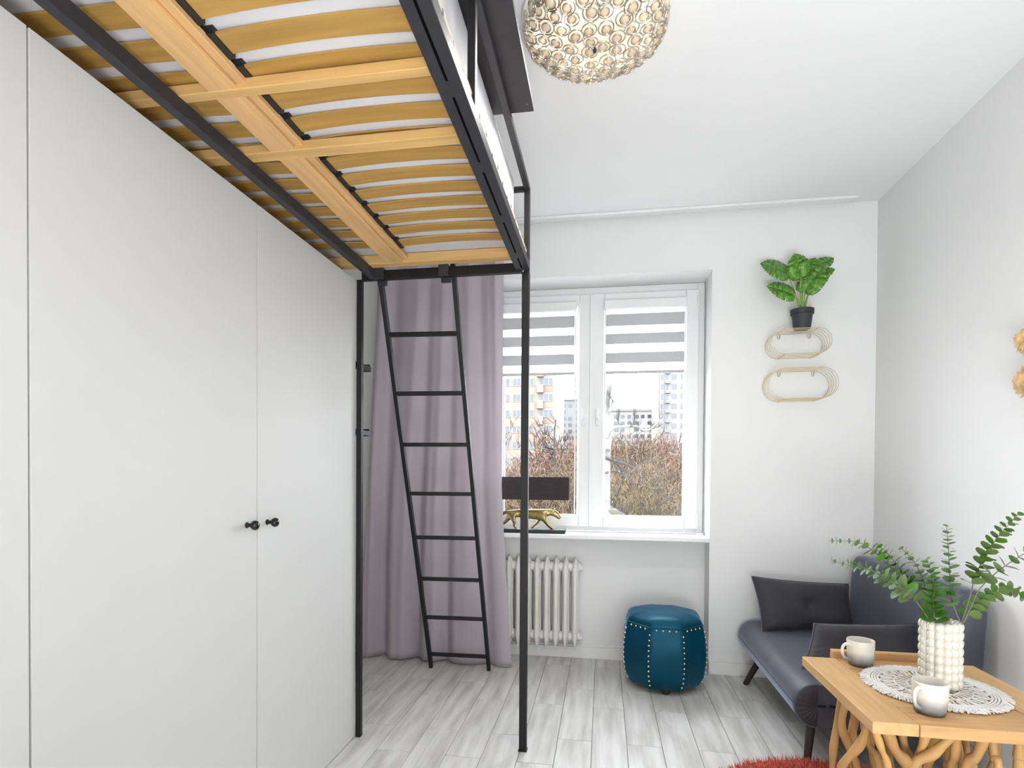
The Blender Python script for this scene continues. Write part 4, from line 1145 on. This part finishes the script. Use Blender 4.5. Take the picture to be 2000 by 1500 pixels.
specs = [  # px, py of crown centre, depth, radius, half height, twigs, material, label
    (1210, 985, 22, 3.0, 3.2, 5200, 'twigs_c', 'greenish brown bare tree low in the right sash, nearest the house'),
    (1290, 1000, 26, 3.4, 3.0, 5600, 'twigs_a', 'brown bare tree low right in the right sash'),
    (1240, 930, 40, 4.2, 5.0, 6000, 'twigs_a', 'broad brown bare tree filling the middle of the right sash'),
    (1315, 955, 38, 3.4, 4.2, 4200, 'twigs_b', 'russet bare tree in front of the tower block'),
    (1215, 885, 62, 4.6, 5.0, 4600, 'twigs_a', 'brown bare tree crown below the distant slab block'),
    (1325, 905, 70, 4.2, 5.0, 2400, 'twigs_d', 'pinkish bare tree against the tower block facade'),
    (1262, 880, 75, 4.0, 4.0, 3000, 'twigs_b', 'small russet tree crown left of the tower block'),
    (1085, 870, 45, 3.2, 4.6, 1500, 'twigs_b', 'thin bare tree before the beige block corner in the left sash'),
    (1010, 920, 50, 4.2, 3.2, 4200, 'twigs_d', 'pinkish bare shrub tree behind the lamp shade'),
    (1060, 925, 48, 4.0, 3.0, 4200, 'twigs_d', 'pale brown bare tree right of the black post in the left sash'),
    (1040, 985, 24, 3.2, 2.6, 4800, 'twigs_a', 'brown shrub crown low in the left sash behind the leopard'),
    (1100, 1000, 26, 3.2, 3.0, 4800, 'twigs_c', 'greenish shrub crown at the lower right of the left sash'),
    (1180, 960, 30, 3.0, 4.0, 4200, 'twigs_a', 'brown tree crown hidden mostly behind the window mullion'),
    (1400, 960, 34, 4.5, 4.0, 3500, 'twigs_b', 'russet tree crown just right of the window opening'),
    (930, 960, 36, 4.5, 4.0, 3500, 'twigs_d', 'pinkish tree crown behind the lilac curtain side of the window')]
for px, py, Y, r_, h_, n_, mt, lb in specs:
    py += 26 if Y >= 38 else 8
    crown_tree(at(px, py, Y), r_, h_, int(n_*.85), mt, lb, (.010*Y, .027*Y), wd=.0008*Y)

def limb_tree(label, bark, Y, limbs, base):
    t = thing('bare_tree', (at(base[0], base[1], Y).x, Y, ZG), label, 'tree', 'bare winter trees outside the window')
    b0 = at(base[0], base[1], Y)
    m = MB(); m.tube([(b0.x, Y, ZG), (b0.x, Y, b0.z)], base[2]*Y/F_PX, 8); m.build('trunk', M[bark[0]], t, smooth=True)
    fine = MB()
    for pts, r0, r1, bk in limbs:
        w3 = smooth_path([at(px, py, Y+rnd.uniform(-.35,.35)) for px, py in pts], 6); n = len(w3)
        MB().tube(w3, [lerp(r0, r1, i/(n-1))*Y/F_PX for i in range(n)], 7).build('bough', M[bark[bk]], t, smooth=True)
        for k in range(10):
            q = rnd.randrange(n//3, n); d = rand_dir(Vector((rnd.uniform(-.6,.6), 0, .9)), .5); L_ = rnd.uniform(8,26)*Y/F_PX
            pth = [w3[q], w3[q]+d*L_*.5+rand_dir(d,1)*L_*.12, w3[q]+d*L_]
            fine.tube(pth, [.7*Y/F_PX, .5*Y/F_PX, .25*Y/F_PX], 4)
    o = fine.build('fine_branches', M[bark[1]], t); o['kind'] = 'stuff'
limb_tree('big bare tree with white trunk at the left of the right sash', ('bark', 'bark2'), 15, [
    ([(1186,880),(1190,830),(1186,790),(1192,745),(1196,700)], 6.5, 4.5, 0), ([(1190,805),(1197,785),(1194,778)], 3, 2, 0),
    ([(1184,856),(1196,838),(1222,833),(1246,834),(1262,841),(1280,830),(1292,812)], 3.6, 1.4, 0), ([(1262,841),(1276,836),(1290,832)], 2.2, 1.0, 1),
    ([(1214,830),(1208,824),(1210,800),(1218,790)], 1.2, .6, 1), ([(1232,833),(1238,824),(1238,786)], 1.3, .6, 1),
    ([(1182,894),(1200,900),(1220,906),(1240,916)], 3.2, 1.6, 1), ([(1182,924),(1200,920),(1222,932),(1228,942)], 2.2, 1.3, 1), ([(1196,898),(1212,914),(1226,930)], 2.0, 1.2, 1),
    ([(1232,924),(1246,910),(1264,904),(1284,901)], 1.6, .8, 1), ([(1182,1002),(1196,996),(1208,997),(1216,1004)], 3.2, 2.2, 1), ([(1230,942),(1250,944),(1256,932)], 1.4, .8, 1), ([(1312,1012),(1324,1004),(1340,994)], 2.2, 1.4, 1)], (1186, 879, 6.5))
limb_tree('bare tree with forked trunk in the left sash beside the post', ('bark2', 'bark2'), 34, [
    ([(1082,930),(1083,880),(1083,842),(1086,820)], 2.2, 1.0, 1), ([(1090,930),(1097,880),(1092,852)], 1.6, .8, 1), ([(1082,862),(1070,850),(1060,848)], 1.2, .6, 1),
    ([(1083,878),(1066,872),(1058,862),(1052,870)], 1.4, .7, 1), ([(1064,873),(1080,878),(1100,877),(1120,884)], 1.5, 1.2, 1), ([(1080,894),(1070,882)], 1.0, .6, 1), ([(1097,874),(1104,862),(1112,856)], 1.0, .5, 1)], (1084, 928, 2.6))
limb_tree('leaning pale bare tree at the left edge of the left sash', ('bark', 'bark2'), 30, [
    ([(985,905),(992,870),(998,842),(1006,818)], 1.8, .7, 0), ([(984,880),(988,850)], 1.2, .6, 0)], (985, 903, 2))
print('objects', len(bpy.data.objects), 'tris', sum(len(m.polygons) for m in bpy.data.meshes))
